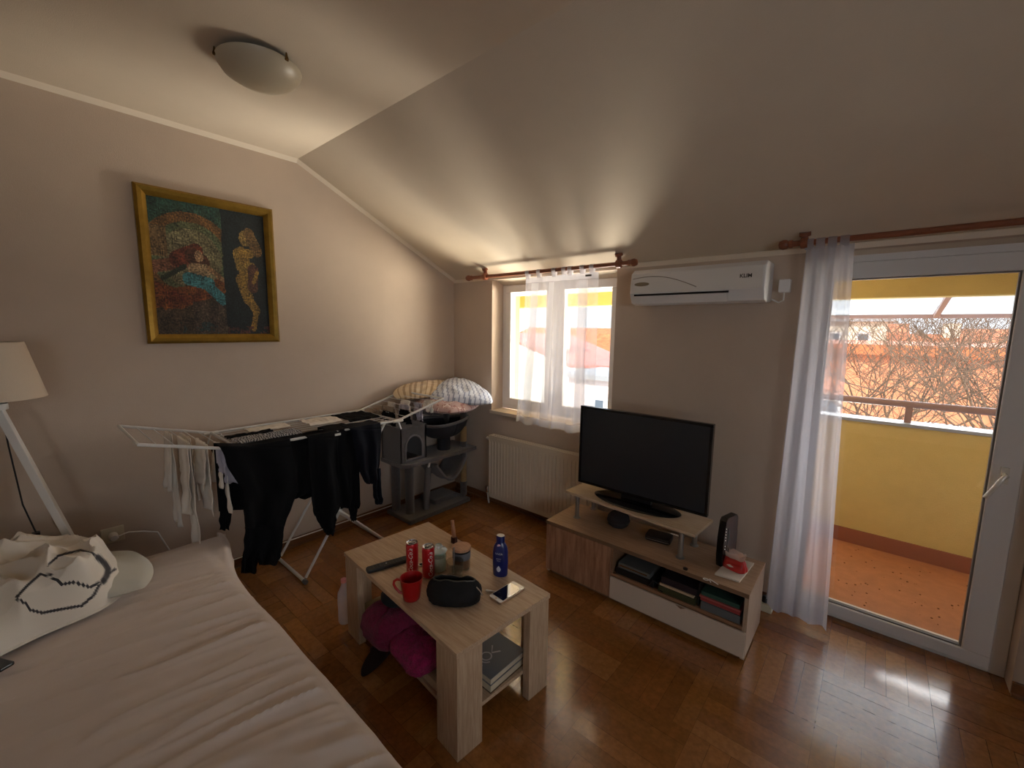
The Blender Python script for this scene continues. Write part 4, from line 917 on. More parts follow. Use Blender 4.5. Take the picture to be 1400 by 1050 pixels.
# bottle and slippers by the table
c = onz(474, 858, 0)
t = thing('water_bottle', 'clear plastic water bottle on the floor behind the left table leg', 'bottle', (c.x - .05, c.y + .02, 0))
q = MB(); q.lathe([(0, .001), (.030, .001), (.033, .01), (.032, .06), (.033, .12), (.031, .16), (.013, .20), (.012, .215)], (c.x - .05, c.y + .02, 0), 28); q.build('body', sheer_mat('pet_plastic', (.8, .8, .9, 1), .35, .6), t, smooth=True)
q = MB(); q.lathe([(.014, .2152), (.014, .232), (0, .232)], (c.x - .05, c.y + .02, 0), 20); q.build('cap', mat('pink_cap', rgb(190, 120, 120), .5), t, smooth=True)
c = onz(517, 898, 0)
t = thing('slipper', 'dark brown slipper on the floor under the table shelf edge', 'slipper', (c.x, c.y, 0))
SM = Matrix.Translation((c.x, c.y, 0)) @ Matrix.Rotation(math.radians(115), 4, 'Z')
q = MB(); q.M = SM; q.prism([(.12 * math.cos(a) , (.042 + .008 * math.cos(a)) * math.sin(a)) for a in [k * math.pi / 14 for k in range(28)]], .001, .018); q.build('sole', mat('sole_brown', rgb(46, 30, 24), .8), t, bevel=.003)
q = MB(); q.M = SM; q.sheet(lambda u, v: (lerp(.0, .108, v), -.043 * math.cos(u * math.pi) * math.cos(v * 1.1), .019 + .034 * math.sin(u * math.pi) * math.cos(v * 1.2)), 16, 8); q.build('upper', mat('slipper_cloth', rgb(58, 30, 26), .9), t, smooth=True, solid=.003)
# ================================================================ BED
bed = thing('bed', 'low bed covered with a wrinkled beige-grey fitted sheet', 'bed', (-1.35, -.4, 0))
BX0, BX1, BY0, BY1, BZ = -2.53, -.45, -1.45, .535, .42
def bed_edge(x): return BY1 + .085 * sm((-1.9 - x) / .6) ** 1.5 + .012 * N(x * 3, 2)
def bed_left(y): return BX0 - .05 * (BY1 - y) / 1.0
def wr(x, y):
    d = BY1 - y
    big = .010 * N(x * 1.5, y * 1.5, 1)
    xs = x + .22 * d + .05 * N(x * 2, y * 2, 6)
    f = sm((d) / .05) * (1 - .80 * sm(d / .60))
    r1 = 1 - abs(N(xs * 7.5, y * 1.1, 3)) * 2.4; r2 = 1 - abs(N(xs * 15, y * 1.8, 5)) * 2.2
    zone = .35 + .65 * sm((x + 2.5) / .5)
    return big + f * zone * (.017 * max(0, r1) ** 2 + .010 * max(0, r2) ** 2) + .002 * N(x * 20, y * 20, 9)
def bedf(u, v):
    # u along x, v across from front edge over the top (front drop first)
    y_in = v
    x = lerp(BX0, BX1, u)
    if v < .10:                                              # front side dropping
        k = v / .10; e = bed_edge(x); zz = lerp(.06, BZ - .035, k); return (x, e + .012 - .02 * (1 - k) + .006 * math.sin(x * 30), zz)
    if v < .16:
        k = (v - .10) / .06; a = k * math.pi / 2; e = bed_edge(x)
        return (x, e + .012 - .035 + .035 * math.cos(a), BZ - .035 + .035 * math.sin(a) + wr(x, e - .02) * k)
    k = (v - .16) / .84; e = bed_edge(x) - .023; y = lerp(e, BY0, k ** 1.15)
    xx = x + (bed_left(y) - BX0) * (1 - u)
    return (xx, y, BZ + wr(xx, y) * 1.0 - .03 * (1 - sm(u / .03)) ** 2)
q = MB(); q.sheet(bedf, 420, 300); sh = q.build('sheet', mat('beige_sheet', rgb(206, 190, 177), .9, bump=.12, bscale=600, sheen=.2), bed, smooth=True)
q = MB(); q.sheet(lambda u, v: (bed_left(lerp(.6, BY0, u)) - .006 * math.sin(u * 40) * v, lerp(bed_edge(BX0) + .0, BY0, u), lerp(BZ - .028, .06, v)), 60, 6); q.build('sheet_side', MATS['beige_sheet'], bed, smooth=True)
q = MB(); q.box(-2.50, BX1, BY0, .50, .10, BZ - .05); q.build('mattress', mat('mattress_grey', rgb(120, 110, 104), .9), bed)
for x in (-2.4, -.6):
    for y in (-1.3, .40): q = MB(); q.box(x - .03, x + .03, y - .03, y + .03, 0, .0995); q.build('leg', m_dark, bed)
q = MB(); pts = [(-2.53 + .004 * math.sin(k), bed_edge(-2.53) + .008 - k * .002, BZ - .02 - k * .03) for k in range(9)]
q.tube(pts, .010, 8); q.build('sheet_hem', MATS['beige_sheet'], bed, smooth=True)

# pillow behind the duvet
def pillow(name, label, cat, P, th, m, par=None, puff=.9, wrn=.01, seed=0, group=None, colfn=None, nu=44, nv=36):
    """P: four corners (a,b,c,d) of the mid plane, puffed by th"""
    P = [Vector(p) for p in P]; nrm = (P[1] - P[0]).cross(P[3] - P[0]).normalized()
    if nrm.z < 0: nrm = -nrm
    q = MB()
    def face(s_):
        def f(u, v):
            # pull the middle of each edge slightly in
            uu = u + .05 * math.sin(u * math.pi * 2) * 0; e = (math.sin(u * math.pi) * math.sin(v * math.pi))
            S_, T_ = 2 * u - 1, 2 * v - 1; u2 = .5 + .5 * S_ * math.sqrt(1 - .30 * T_ * T_); v2 = .5 + .5 * T_ * math.sqrt(1 - .30 * S_ * S_)
            b = P[0].lerp(P[1], u2).lerp(P[3].lerp(P[2], u2), v2)
            c = (P[0] + P[1] + P[2] + P[3]) / 4
            pin = .06 * (math.sin(u * math.pi) * (1 - math.sin(v * math.pi)) + math.sin(v * math.pi) * (1 - math.sin(u * math.pi)))
            h = th * (max(0, e) ** .42) * puff
            h += wrn * (1 - abs(N(u * 5 + seed, v * 5, 2)) * 2) * min(1, e * 4) * (1 if s_ > 0 else .3)
            return b + nrm * (h * s_ * (1.0 if s_ > 0 else .75))
        return f
    q.sheet(face(1), nu, nv, colfn); q.sheet(face(-1), nu, nv, colfn)
    o = q.build(name, m, par, smooth=True, weld=True)
    if not par: tag(o, label, cat, group)
    return o
m_pill = mat('pale_green_grey_cotton', rgb(196, 192, 178), .9, bump=.1, bscale=500)
PB = [(-2.04, .295, .470), (-2.52, .31, .470), (-2.68, -.2, .475), (-2.30, -.3, .475)]
pillow('pillow', 'plain pale grey pillow half under the crumpled duvet', 'pillow', PB, .058, m_pill, wrn=.006)
pillow('pillow', 'grey-blue pillow at the far left edge of the bed behind the duvet', 'pillow', [(-2.60, -.10, .50), (-2.86, -.12, .50), (-2.88, -.55, .50), (-2.62, -.55, .50)], .09, mat('grey_blue_cotton', rgb(150, 154, 166), .9), wrn=.006, seed=4)

# crumpled duvet
m_duv = mat('duvet_cotton', (1, 1, 1, 1), .92, attr=True, bump=.12, bscale=500, sheen=.2)
# outline of the heap on the bed (world x,y)
DO = [(-2.03, -.12), (-2.07, -.02), (-2.08, .08), (-2.11, .155), (-2.20, .21), (-2.40, .225), (-2.52, .19), (-2.64, .10), (-2.74, -.04), (-2.80, -.22), (-2.80, -.50), (-2.6, -.85), (-2.25, -.95), (-1.95, -.80), (-1.88, -.5), (-1.95, -.27)]
DC = Vector((-2.36, -.28))
def rad(a):
    best = 0.3; d = Vector((math.cos(a), math.sin(a)))
    n = len(DO)
    for i in range(n):
        p = Vector(DO[i]) - DC; r_ = Vector(DO[(i + 1) % n]) - Vector(DO[i]); den = d.x * r_.y - d.y * r_.x
        if abs(den) < 1e-9: continue
        t_ = (p.x * r_.y - p.y * r_.x) / den; s_ = (p.x * d.y - p.y * d.x) / den
        if t_ > 0 and -1e-6 <= s_ <= 1 + 1e-6: best = t_; break
    return best
RT = [rad(2 * math.pi * k / 360) for k in range(360)]
RT = [sum(RT[(k + j) % 360] for j in range(-5, 6)) / 11 for k in range(360)]
def rr_(a):
    t_ = (a % (2 * math.pi)) / (2 * math.pi) * 360; k = int(t_) % 360; return lerp(RT[k], RT[(k + 1) % 360], t_ - int(t_))
def rid(x, y, s): return (1 - abs(N(x, y, s)) * 2.2)
def dz(x, y, k):
    h = .17 * (1 - k ** 2.4) ** .62 if k < 1 else 0
    wx, wy = x + .10 * N(x * 4, y * 4, 1), y + .10 * N(x * 4, y * 4, 2)
    e = min(1, (1 - k) * 7)
    d_ = rid(wx * 3.6 + 1.3 * wy, wy * 2.6, 3) ; d2 = rid(wx * 7 - 3 * wy, wy * 6, 7)
    d3 = rid(wx * 5 + 5 * wy, wy * 4 - 4 * wx, 13)
    h += e * (.056 * d_ + .042 * d2 + .030 * max(0, d3) ** 3 + .085 * N(x * 3.2, y * 3.2, 11))
    return max(.012, h)
# dark printed lines on the duvet cover, traced as curves on the cloth
def on(pts, z=.53): return [onz(px, py, z).to_2d() for px, py in pts]
LN = [([(22, 817), (38, 800), (55, 785), (69, 787), (84, 799), (101, 796), (124, 803), (134, 797)], 1.9),
      ([(22, 817), (36, 826), (42, 834), (58, 838), (78, 834), (112, 828), (128, 814), (136, 800)], 1.9),
      ([(66, 772), (80, 760), (90, 757), (110, 752), (128, 757), (140, 768), (149, 780)], 1.6),
      ([(134, 762), (143, 770), (148, 778), (146, 787), (141, 795)], 4.2), ([(146, 786), (158, 778)], 1.6)]
def dcol(u, v):
    p = Vector(dpos(u, v)) - EYE; z = p.dot(CF)
    X, Y = 700 + FPX * p.dot(CR) / z, 525 - FPX * p.dot(CU) / z
    best = 9
    for L_, w_ in LN:
        for i in range(len(L_) - 1):
            best = min(best, seg(X, Y, L_[i][0], L_[i][1], L_[i + 1][0], L_[i + 1][1]) / w_)
    k_ = sm((best - .6) / .8); return mixc(rgb(52, 48, 50), rgb(218, 208, 192), k_) + (1,) if best < 1.4 else rgb(218, 208, 192)
def dpos(u, v):
    a = u * 2 * math.pi; k = v; r_ = rr_(a) * min(1, k * 1.0)
    r_ = rr_(a) * (1 - (1 - k)) if k <= 1 else rr_(a)
    x = DC.x + math.cos(a) * r_; y = DC.y + math.sin(a) * r_
    return (x, y, BZ + .020 + dz(x, y, k))
q = MB(); q.sheet(dpos, 460, 300, dcol)
def drim(u, v):
    a = u * 2 * math.pi; x = DC.x + math.cos(a) * rr_(a); y = DC.y + math.sin(a) * rr_(a); b = dpos(u, 1)
    o_ = .018 * math.sin(v * math.pi); s_ = -.03 * v
    return (x + math.cos(a) * (o_ + s_), y + math.sin(a) * (o_ + s_), lerp(b[2], BZ + .016, v))
q.sheet(drim, 420, 6, lambda u, v: rgb(218, 208, 192))
dv_ = q.build('duvet', m_duv, smooth=True, weld=True); tag(dv_, 'crumpled white duvet with thin black line pattern heaped on the bed', 'duvet')
# phone glint at the bed edge
c = onz(6, 914, BZ + .01); q = MB(); q.M = Matrix.Translation((c.x, c.y, BZ + .022)) @ Matrix.Rotation(.5, 4, 'Z'); q.rbox(-.06, .03, -.03, .012, 0, .009, .008); tag(q.build('black_phone', mat('phone_black', rgb(20, 20, 22), .15), bevel=.002), 'dark phone with shiny rim lying on the sheet by the duvet', 'phone')

# ================================================================ FLOOR LAMP
lc = Vector((-2.66, -.085, 0))
lt = thing('floor_lamp', 'white tripod floor lamp with a tapered cream shade beside the bed', 'floor lamp', (lc.x, lc.y, 0))
SB, ST = 1.195, 1.42
q = MB(); q.lathe([(.163, SB), (.116, ST), (.1145, ST), (.1615, SB), (.163, SB)], (lc.x, lc.y, 0), 56); q.build('lamp_shade', mat('shade_linen', rgb(214, 198, 176), .9, bump=.15, bscale=400), lt, smooth=True)
q = MB(); q.tube([(lc.x, lc.y, SB - .03), (lc.x, lc.y, SB + .10)], .018, 14)
for a in range(3): q.tube([(lc.x, lc.y, ST - .02), (lc.x + .114 * math.cos(a * 2.09), lc.y + .114 * math.sin(a * 2.09), ST - .012)], .002, 6)
q.tube([(lc.x, lc.y, SB + .1), (lc.x, lc.y, ST - .02)], .003, 6); q.build('lamp_holder', m_metalw, lt)
q = MB(); q.lathe([(0, SB + .10), (.015, SB + .105), (.03, SB + .14), (.024, SB + .17), (0, SB + .185)], (lc.x, lc.y, 0), 18); q.build('bulb', m_white, lt, smooth=True)
q = MB(); q.lathe([(0, SB - .045), (.05, SB - .045), (.05, SB - .02), (0, SB - .02)], (lc.x, lc.y, 0), 24); q.build('hub', m_white, lt)
def beam(mb, a, b, w_, d_):
    a, b = Vector(a), Vector(b); dr = (b - a).normalized(); s1 = dr.cross(Vector((0, 0, 1))).normalized(); s2 = s1.cross(dr)
    vs = []
    for p in (a, b):
        for i, j in ((-1, -1), (1, -1), (1, 1), (-1, 1)): vs.append(p + s1 * w_ * i + s2 * d_ * j)
    mb.add(vs, [(3, 2, 1, 0), (4, 5, 6, 7), (0, 1, 5, 4), (1, 2, 6, 5), (2, 3, 7, 6), (3, 0, 4, 7)])
for fx, fy in ((-2.58, .225), (-2.83, -.20), (-2.60, -.40)):
    d_ = Vector((fx - lc.x, fy - lc.y, 0)); q = MB(); beam(q, Vector((lc.x, lc.y, SB - .03)) + d_ * .06, (fx, fy, .002), .017, .013); q.build('leg', m_white, lt, bevel=.002)
q = MB(); pts = [(lc.x + .01, lc.y + .03, SB - .05), (lc.x + .02, lc.y + .035, 1.0), (lc.x + .03, lc.y + .05, .75), (lc.x + .035, lc.y + .075, .62)]
q.tube(pts, .0028, 6); q.build('cord', m_dark, lt, smooth=True)
q = MB(); x, y, z = pts[-1]; q.rbox(x - .012, x + .012, y - .012, y + .012, z - .075, z, .006); q.tube([(x, y, z - .075), (x, y, .5), (x - .02, y, .01)], .0028, 6); q.build('switch', m_dark, lt)

# ================================================================ DRYING RACK
rk = thing('drying_rack', 'white wire folding drying rack with two raised wings, loaded with washing', 'drying rack', (-2.6, 1.14, 0))
XB, XF, RZ_ = -2.83, -2.35, .888; YL, YR = .685, 1.60; YWL, YWR = .305, 1.97; WZ_ = .992
r0 = .0076
q = MB(); q.tube([(XB, YL, RZ_), (XB, YR, RZ_), (XF, YR, RZ_), (XF, YL, RZ_), (XB, YL, RZ_)], r0, 8); q.build('centre_frame', m_metalw, rk, smooth=True)
q = MB(); q.tube([(XB, YL, RZ_), (XB, YWL, WZ_), (XF + .02, YWL, WZ_), (XF, YL, RZ_)], r0, 8); q.build('wing', m_metalw, rk, smooth=True)
q = MB(); q.tube([(XB, YR, RZ_), (XB, YWR, WZ_), (XF + .02, YWR, WZ_), (XF, YR, RZ_)], r0, 8); q.build('wing', m_metalw, rk, smooth=True)
LX = [XB + (XF - XB) * k / 9 for k in range(1, 9)]
q = MB()
for x in LX: q.tube([(x, YL, RZ_), (x, YR, RZ_)], .0020, 5)
q.build('line_set', m_metalw, rk)
q = MB()
for k in range(1, 6):
    t_ = k / 6; q = MB()
    q.tube([(XB, lerp(YL, YWL, t_), lerp(RZ_, WZ_, t_)), (XF, lerp(YL, YWL, t_), lerp(RZ_, WZ_, t_))], .0020, 5)
    q.build('wing_wire', m_metalw, rk); q = MB()
    q.tube([(XB, lerp(YR, YWR, t_), lerp(RZ_, WZ_, t_)), (XF, lerp(YR, YWR, t_), lerp(RZ_, WZ_, t_))], .0020, 5); q.build('wing_wire', m_metalw, rk)
for (x, y) in ((XF, YL), (XF, YR), (XB, YL), (XB, YR)):
    q = MB(); q.tube([(x, y - .035, RZ_ - .002), (x, y + .035, RZ_ - .002)], .011, 10); q.tube([(x, y, RZ_), (x + .004, y + (.02 if y > 1 else -.02), RZ_ - .06)], .005, 8); q.build('hinge', m_white, rk, smooth=True)
for x in (-2.80, -2.44):
    q = MB(); q.tube([(x, YR - .03, RZ_ - .008), (x - .0, 1.0, .022)], .008, 8); q.build('leg', m_metalw, rk, smooth=True)
    q = MB(); q.tube([(x + .018, YL + .03, RZ_ - .008), (x + .018, 1.56, .022)], .008, 8); q.build('leg', m_metalw, rk, smooth=True)
for y in (.985, 1.572):
    q = MB(); q.tube([(-2.86, y, .014), (-2.42, y, .014)], .010, 10); q.build('foot_bar', m_metalw, rk, smooth=True)
    for x in (-2.865, -2.415): q = MB(); q.tube([(x - .012, y, .014), (x + .012, y, .014)], .0135, 10); q.build('foot_cap', mat('cap_grey', rgb(90, 90, 90), .6), rk, smooth=True)
q = MB(); q.tube([(-2.435, 1.27, .455), (-2.415, 1.27, .455)], .018, 14); q.tube([(-2.80, 1.27, .455), (-2.42, 1.27, .455)], .004, 6); q.build('pivot', m_white, rk, smooth=True)
q = MB(); q.tube([(-2.872, .62, .075), (-2.872, 1.95, .060)], .004, 6); tag(q.build('white_cable', m_white, smooth=True), 'thin white cable running along the foot of the left wall', 'cable')

m_blk = mat('black_cotton_jersey', rgb(12, 12, 14), .95, spec=.15, bump=.15, bscale=200)
m_nav = mat('dark_navy_cotton', rgb(18, 19, 26), .95, spec=.15, bump=.15, bscale=200)
m_wht = mat('white_cotton', rgb(226, 218, 206), .92, bump=.15, bscale=250)
m_lil = mat('lilac_grey_cotton', rgb(176, 170, 180), .92)
def garment(label, cat, rowsets, xf, m, back=.25, name='garment', nf=3, amp=.014, group=None, seed=0, top_over=.0, parts=None, thick=.004):
    """rowsets: lists of (y pixel, left pixel, right pixel) seen at the plane x = xf, from the line downward"""
    q = MB(); first = True
    for rows in rowsets:
        pts = [(onx(l, yy, xf), onx(r, yy, xf)) for yy, l, r in rows]
        n = len(pts) - 1; z0 = pts[0][0].z; z1 = pts[-1][0].z
        def F(u, v):
            t_ = v * n; k = min(n - 1, int(t_)); f = t_ - k
            a = pts[k][0].lerp(pts[k + 1][0], f); b = pts[k][1].lerp(pts[k + 1][1], f); p = a.lerp(b, u)
            g = .25 + .75 * sm((z0 - p.z) / .3)
            dx = amp * g * (math.sin(u * nf * 6.283 + seed + 2 * N(u * 2, v * 2, seed)) + .6 * N(u * 7 + seed, v * 3))
            return Vector((xf + dx + .006, p.y + .006 * N(v * 6, seed, u * 3), p.z + .004 * math.sin(u * 11 + seed) * v))
        q.sheet(F, 36, 34)
        if first and back:
            zt = RZ_ + .006
            def B(u, v):
                p = F(u, 0); s_ = top_over
                if v < .15: k = v / .15; return p.lerp(Vector((p.x - .01, p.y, max(p.z, zt))), k)
                if v < .5 and s_: k = (v - .15) / .35; return Vector((p.x - .01 - s_ * k, p.y, max(p.z, zt) + .002))
                k = (v - .5) / .5 if s_ else (v - .15) / .85
                return Vector((p.x - .012 - s_ - .01 * math.sin(u * 9 + seed), p.y, max(p.z, zt) - back * k))
            q.sheet(B, 36, 20)
        first = False
    o = q.build(name, m, smooth=True, solid=thick)
    return tag(o, label, cat, group)
# dark clothes on the centre lines
garment('long black trousers hanging at the left end of the drying rack', 'trousers',
        [[(611, 300, 398), (640, 312, 405), (672, 330, 408), (700, 332, 396), (722, 334, 388)],
         [(720, 334, 362), (745, 333, 360), (765, 330, 352), (783, 328, 350)],
         [(718, 356, 388), (740, 352, 386), (760, 350, 384), (772, 353, 378)]], -2.335, m_blk, .35, 'trousers', nf=1.5, amp=.010, seed=1, top_over=.08)
garment('black sweatshirt beside the long trousers, its hem spread wide', 'sweatshirt',
        [[(605, 392, 450), (630, 396, 452), (655, 398, 452), (672, 396, 440), (681, 394, 416)]], -2.350, m_blk, .3, 'sweatshirt', nf=2, seed=2, top_over=.07)
garment('black joggers with twisted legs in the middle of the drying rack', 'trousers',
        [[(598, 420, 462), (630, 422, 462), (660, 424, 466), (690, 426, 468), (705, 430, 460)],
         [(700, 428, 460), (715, 436, 459), (727, 443, 458), (731, 447, 456)]], -2.325, m_blk, .3, 'trousers', nf=1.3, amp=.012, seed=3, top_over=.1)
tg = garment('black hooded top with a small white collar label on the rack', 'hooded top',
        [[(592, 452, 486), (620, 454, 492), (650, 462, 490), (680, 464, 490), (695, 466, 489)],
         [(690, 476, 489), (702, 478, 487), (712, 480, 485)]], -2.345, m_blk, .3, 'hooded_top', nf=1.5, seed=4, top_over=.16)
w0 = onx(461, 594, -2.32); q = MB(); q.box(w0.x + .0, w0.x + .004, w0.y - .014, w0.y + .020, w0.z - .006, w0.z + .006); q.build('collar_label', m_white, tg)
garment('dark navy fringed top at the right end of the drying rack', 'top',
        [[(586, 478, 521), (610, 484, 521), (635, 490, 520), (655, 496, 517), (661, 502, 513)],
         [(640, 508, 520), (660, 510, 521), (680, 511, 523), (689, 514, 522)]], -2.33, m_nav, .3, 'fringed_top', nf=2, seed=5, top_over=.12)
garment('black sleeve garment hanging low at the back left of the rack', 'sweatshirt',
        [[(612, 288, 306), (640, 296, 312), (645, 299, 320)], [(644, 300, 318), (680, 301, 318), (705, 300, 316), (724, 300, 313)]], -2.55, m_blk, .0, 'sweatshirt', nf=1, amp=.006, seed=6)
garment('small lilac-grey cloth hanging near the left hinge of the rack', 'cloth',
        [[(612, 296, 308), (630, 297, 309), (646, 300, 308)]], -2.36, m_lil, .08, 'small_cloth', nf=1, amp=.006, seed=7)
garment('lilac-grey triangular cloth corner left of the black trousers', 'cloth',
        [[(612, 305, 310), (640, 306, 320), (660, 306, 330)]], -2.38, m_lil, .1, 'hanging_cloth', nf=1, amp=.006, seed=8)
# cloths lying over the lines
def lying(label, name, cat, x0, x1, y0, y1, m, seed=0, colfn=None, dz_=.004, drop=0):
    q = MB(); q.sheet(lambda u, v: (lerp(x0, x1, u), lerp(y0, y1, v) + .01 * N(u * 3, seed, v), RZ_ + dz_ + .0045 + .006 * N(u * 5, v * 8, seed) - drop * max(0, (abs(u - .5) - .4)) * 10), 40, 60, colfn)
    return tag(q.build(name, m, smooth=True, solid=.003), label, cat)
def stripe(u, v): return rgb(176, 176, 178) if math.sin(v * 150 + 6 * N(u * 4, v * 6)) > -.1 else rgb(60, 60, 64)
lying('grey and white striped cloth spread over the rack lines', 'striped_cloth', 'cloth', -2.58, -2.44, .70, 1.03, mat('stripe_cotton', (1, 1, 1, 1), .9, attr=True), 1, stripe, .006, .006)
lying('white cloth lying on the rear lines behind the striped cloth', 'white_cloth', 'cloth', -2.78, -2.66, .83, 1.05, m_wht, 2, None, .004, .006)
lying('narrow black cloth between the white and the striped cloths', 'black_cloth', 'cloth', -2.65, -2.60, .70, .93, m_blk, 3, None, .004, .004)
lying('folded white towel on the lines in the middle of the rack', 'towel', 'towel', -2.78, -2.60, 1.14, 1.35, m_wht, 4, None, .004, .01)
lying('black garment spread flat over the lines at the right of the rack', 'black_garment', 'clothes', -2.79, -2.52, 1.36, 1.58, m_blk, 5, None, .005, .01)
# pale clothes on the left wing
def wing_cloth(label, name, cat, yy, xa, xb, zl, m, w_=.0, seed=0, taper=1.0, wing=-1, group=None):
    # hangs over a wire running along x at y = yy
    z0 = RZ_ + (WZ_ - RZ_) * ((YL - yy) / (YL - YWL) if wing < 0 else (yy - YR) / (YWR - YR)) + .005
    q = MB()
    for s_ in (1, -1):
        L_ = zl if s_ > 0 else zl * .6
        def F(u, v):
            x = lerp(xa, xb, u) if taper == 1 else lerp(lerp(xa, xb, u), lerp(xa, xb, .5) + (u - .5) * (xb - xa) * taper, v)
            k = v ** .9
            return (x + .012 * N(v * 4, seed, 3) * v, yy + s_ * (.003 + .012 * v) + .012 * math.sin(u * 8 + seed) * v + .010 * N(u * 5, v * 5, seed), z0 - L_ * k + .012 * N(u * 3 + seed, 4) * v)
        q.sheet(F, 20, 24)
    return tag(q.build(name, m, smooth=True, solid=.003), label, cat, group)
G_ = (YL - YWL) / 6
wing_cloth('long cream leggings hanging farthest left on the drying rack', 'leggings', 'leggings', YL - 3 * G_, -2.62, -2.42, .62, m_wht, seed=1, taper=.6)
wing_cloth('pale cream vest with thin straps on the left wing', 'vest', 'vest', YL - 2.5 * G_, -2.72, -2.55, .32, m_wht, seed=2, taper=1.3)
wing_cloth('cream camisole bunched in the middle of the left wing', 'camisole', 'camisole', YL - 2 * G_, -2.58, -2.40, .36, m_wht, seed=3, taper=1.2)
wing_cloth('cream shorts hanging nearest the hinge on the left wing', 'shorts', 'shorts', YL - 1 * G_, -2.52, -2.38, .34, m_wht, seed=4, taper=1.4)
wing_cloth('narrow cream sleeve hanging behind the leggings', 'sleeve_top', 'top', YL - 3.4 * G_, -2.76, -2.64, .50, m_wht, seed=5, taper=.8)
# small things on the right wing
G2 = (YWR - YR) / 6
m_bei = mat('beige_cotton', rgb(160, 142, 122), .92)
for i, (k, xa, xb, L_, mm, lb, nm, ct_) in enumerate([
        (1, -2.74, -2.66, .10, m_bei, 'beige sock on the first wire of the right wing', 'sock', 'sock'),
        (1, -2.62, -2.48, .10, m_blk, 'black briefs on the first wire of the right wing', 'briefs', 'briefs'),
        (2, -2.72, -2.58, .13, m_bei, 'beige patterned top on the right wing', 'cotton_top', 'top'),
        (3, -2.60, -2.50, .12, m_lil, 'grey sock pair hanging low on the right wing', 'sock_pair', 'sock'),
        (3, -2.74, -2.66, .09, m_wht, 'white sock at the back of the right wing', 'sock', 'sock'),
        (4, -2.50, -2.42, .13, m_lil, 'lilac-grey bra hanging from the right wing front', 'bra', 'bra'),
        (4, -2.66, -2.56, .09, m_wht, 'white lace briefs in the middle of the right wing', 'briefs', 'briefs'),
        (5, -2.46, -2.38, .09, m_wht, 'white sock nearest the tip of the right wing', 'sock', 'sock'),
        (2, -2.50, -2.40, .10, m_blk, 'black sock pair behind the right hinge', 'sock_pair', 'sock')]):
    wing_cloth(lb, nm, ct_, YR + k * G2, xa, xb, L_, mm, seed=10 + i, wing=1, taper=.9)

# ================================================================ CAT TREE
m_plush = mat('grey_plush', rgb(88, 81, 78), .98, var=.15, vscale=40, bump=.6, bscale=260, sheen=.4)
m_sisal = mat('sisal', rgb(176, 146, 100), .9, var=.15, vscale=6, stretch=(1, 1, 60), bump=.6, bscale=60)
cat = thing('cat_tree', 'grey plush cat tree with a house, hammock and sisal posts in the corner', 'cat tree', (-2.73, 2.17, 0))
q = MB(); q.box(-2.89, -2.57, 1.84, 2.47, .001, .035); q.build('base', m_plush, cat, bevel=.008)
PZ_ = .475
q = MB(); q.poly([(-2.89, 1.80, PZ_ - .03), (-2.60, 1.80, PZ_ - .03), (-2.575, 1.86, PZ_ - .03), (-2.575, 2.55, PZ_ - .03), (-2.89, 2.55, PZ_ - .03)], (0, 0, .03)); q.build('platform', m_plush, cat, bevel=.006)
for x, y in ((-2.70, 1.93), (-2.84, 1.90)): q = MB(); q.tube([(x, y, .0355), (x, y, PZ_ - .0305)], .035, 16); q.build('post', m_plush, cat, smooth=True)
q = MB(); q.tube([(-2.665, 2.06, .0355), (-2.665, 2.09, .38)], .026, 14); q.build('leaning_post', mat('pale_plush', rgb(120, 114, 112), .98, bump=.5, bscale=260), cat, smooth=True)
q = MB(); q.tube([(-2.665, 2.09, .3805), (-2.655, 2.095, .41), (-2.65, 2.09, .44)], .012, 10, .005); q.build('toy', m_wht, cat, smooth=True)
for z0, z1, mm, nm in ((.0355, .16, m_plush, 'post'), (.1605, .36, m_sisal, 'sisal_post'), (.3605, PZ_ - .0305, m_plush, 'post'), (PZ_ + .0005, .52, m_plush, 'post'), (.5205, .655, m_sisal, 'sisal_post'), (.6555, .80, m_plush, 'post')):
    q = MB(); q.tube([(-2.66, 2.47, z0), (-2.66, 2.47, z1)], .029 if mm is m_plush else .027, 16); q.build(nm, mm, cat, smooth=True)
q = MB(); q.tube([(-2.85, 2.44, PZ_), (-2.85, 2.44, .80)], .029, 14); q.tube([(-2.85, 2.12, PZ_ + .23), (-2.85, 2.12, .80)], .029, 14); q.build('post', m_plush, cat, smooth=True)
# house with arched door
hx0, hx1, hy0, hy1, hz0, hz1 = -2.88, -2.635, 1.81, 2.05, PZ_ + .0005, .735
hs = MB(); t_ = .012
hs.box(hx0, hx1, hy0, hy0 + t_, hz0, hz1); hs.box(hx0, hx1, hy1 - t_, hy1, hz0, hz1); hs.box(hx0, hx0 + t_, hy0, hy1, hz0, hz1); hs.box(hx0 - .003, hx1 + .006, hy0 - .004, hy1 + .004, hz1, hz1 + .014)
arch = []; cy_ = (hy0 + hy1) / 2; aw_ = .078
for k in range(17): a = math.pi * k / 16; arch.append((cy_ + aw_ * math.cos(a), hz0 + .11 + aw_ * math.sin(a) * 1.15))
out = [(hy1, hz0 + .02), (hy1, hz1)] ; 
ring_in = [(cy_ + aw_, hz0 + .02)] + arch + [(cy_ - aw_, hz0 + .02)]
N_ = len(ring_in); ring_out = []
for (yy, zz) in ring_in:
    # push to the rectangle boundary
    dx_, dz2 = yy - cy_, zz - (hz0 + .10)
    if zz <= hz0 + .021: ring_out.append((hy1 if yy > cy_ else hy0, zz)); continue
    s_ = min(((hy1 - cy_) / abs(dx_)) if abs(dx_) > 1e-6 else 1e9, ((hz1 - hz0 - .10) / dz2) if dz2 > 1e-6 else 1e9); ring_out.append((cy_ + dx_ * s_, hz0 + .10 + dz2 * s_))
vs = []; fs = []
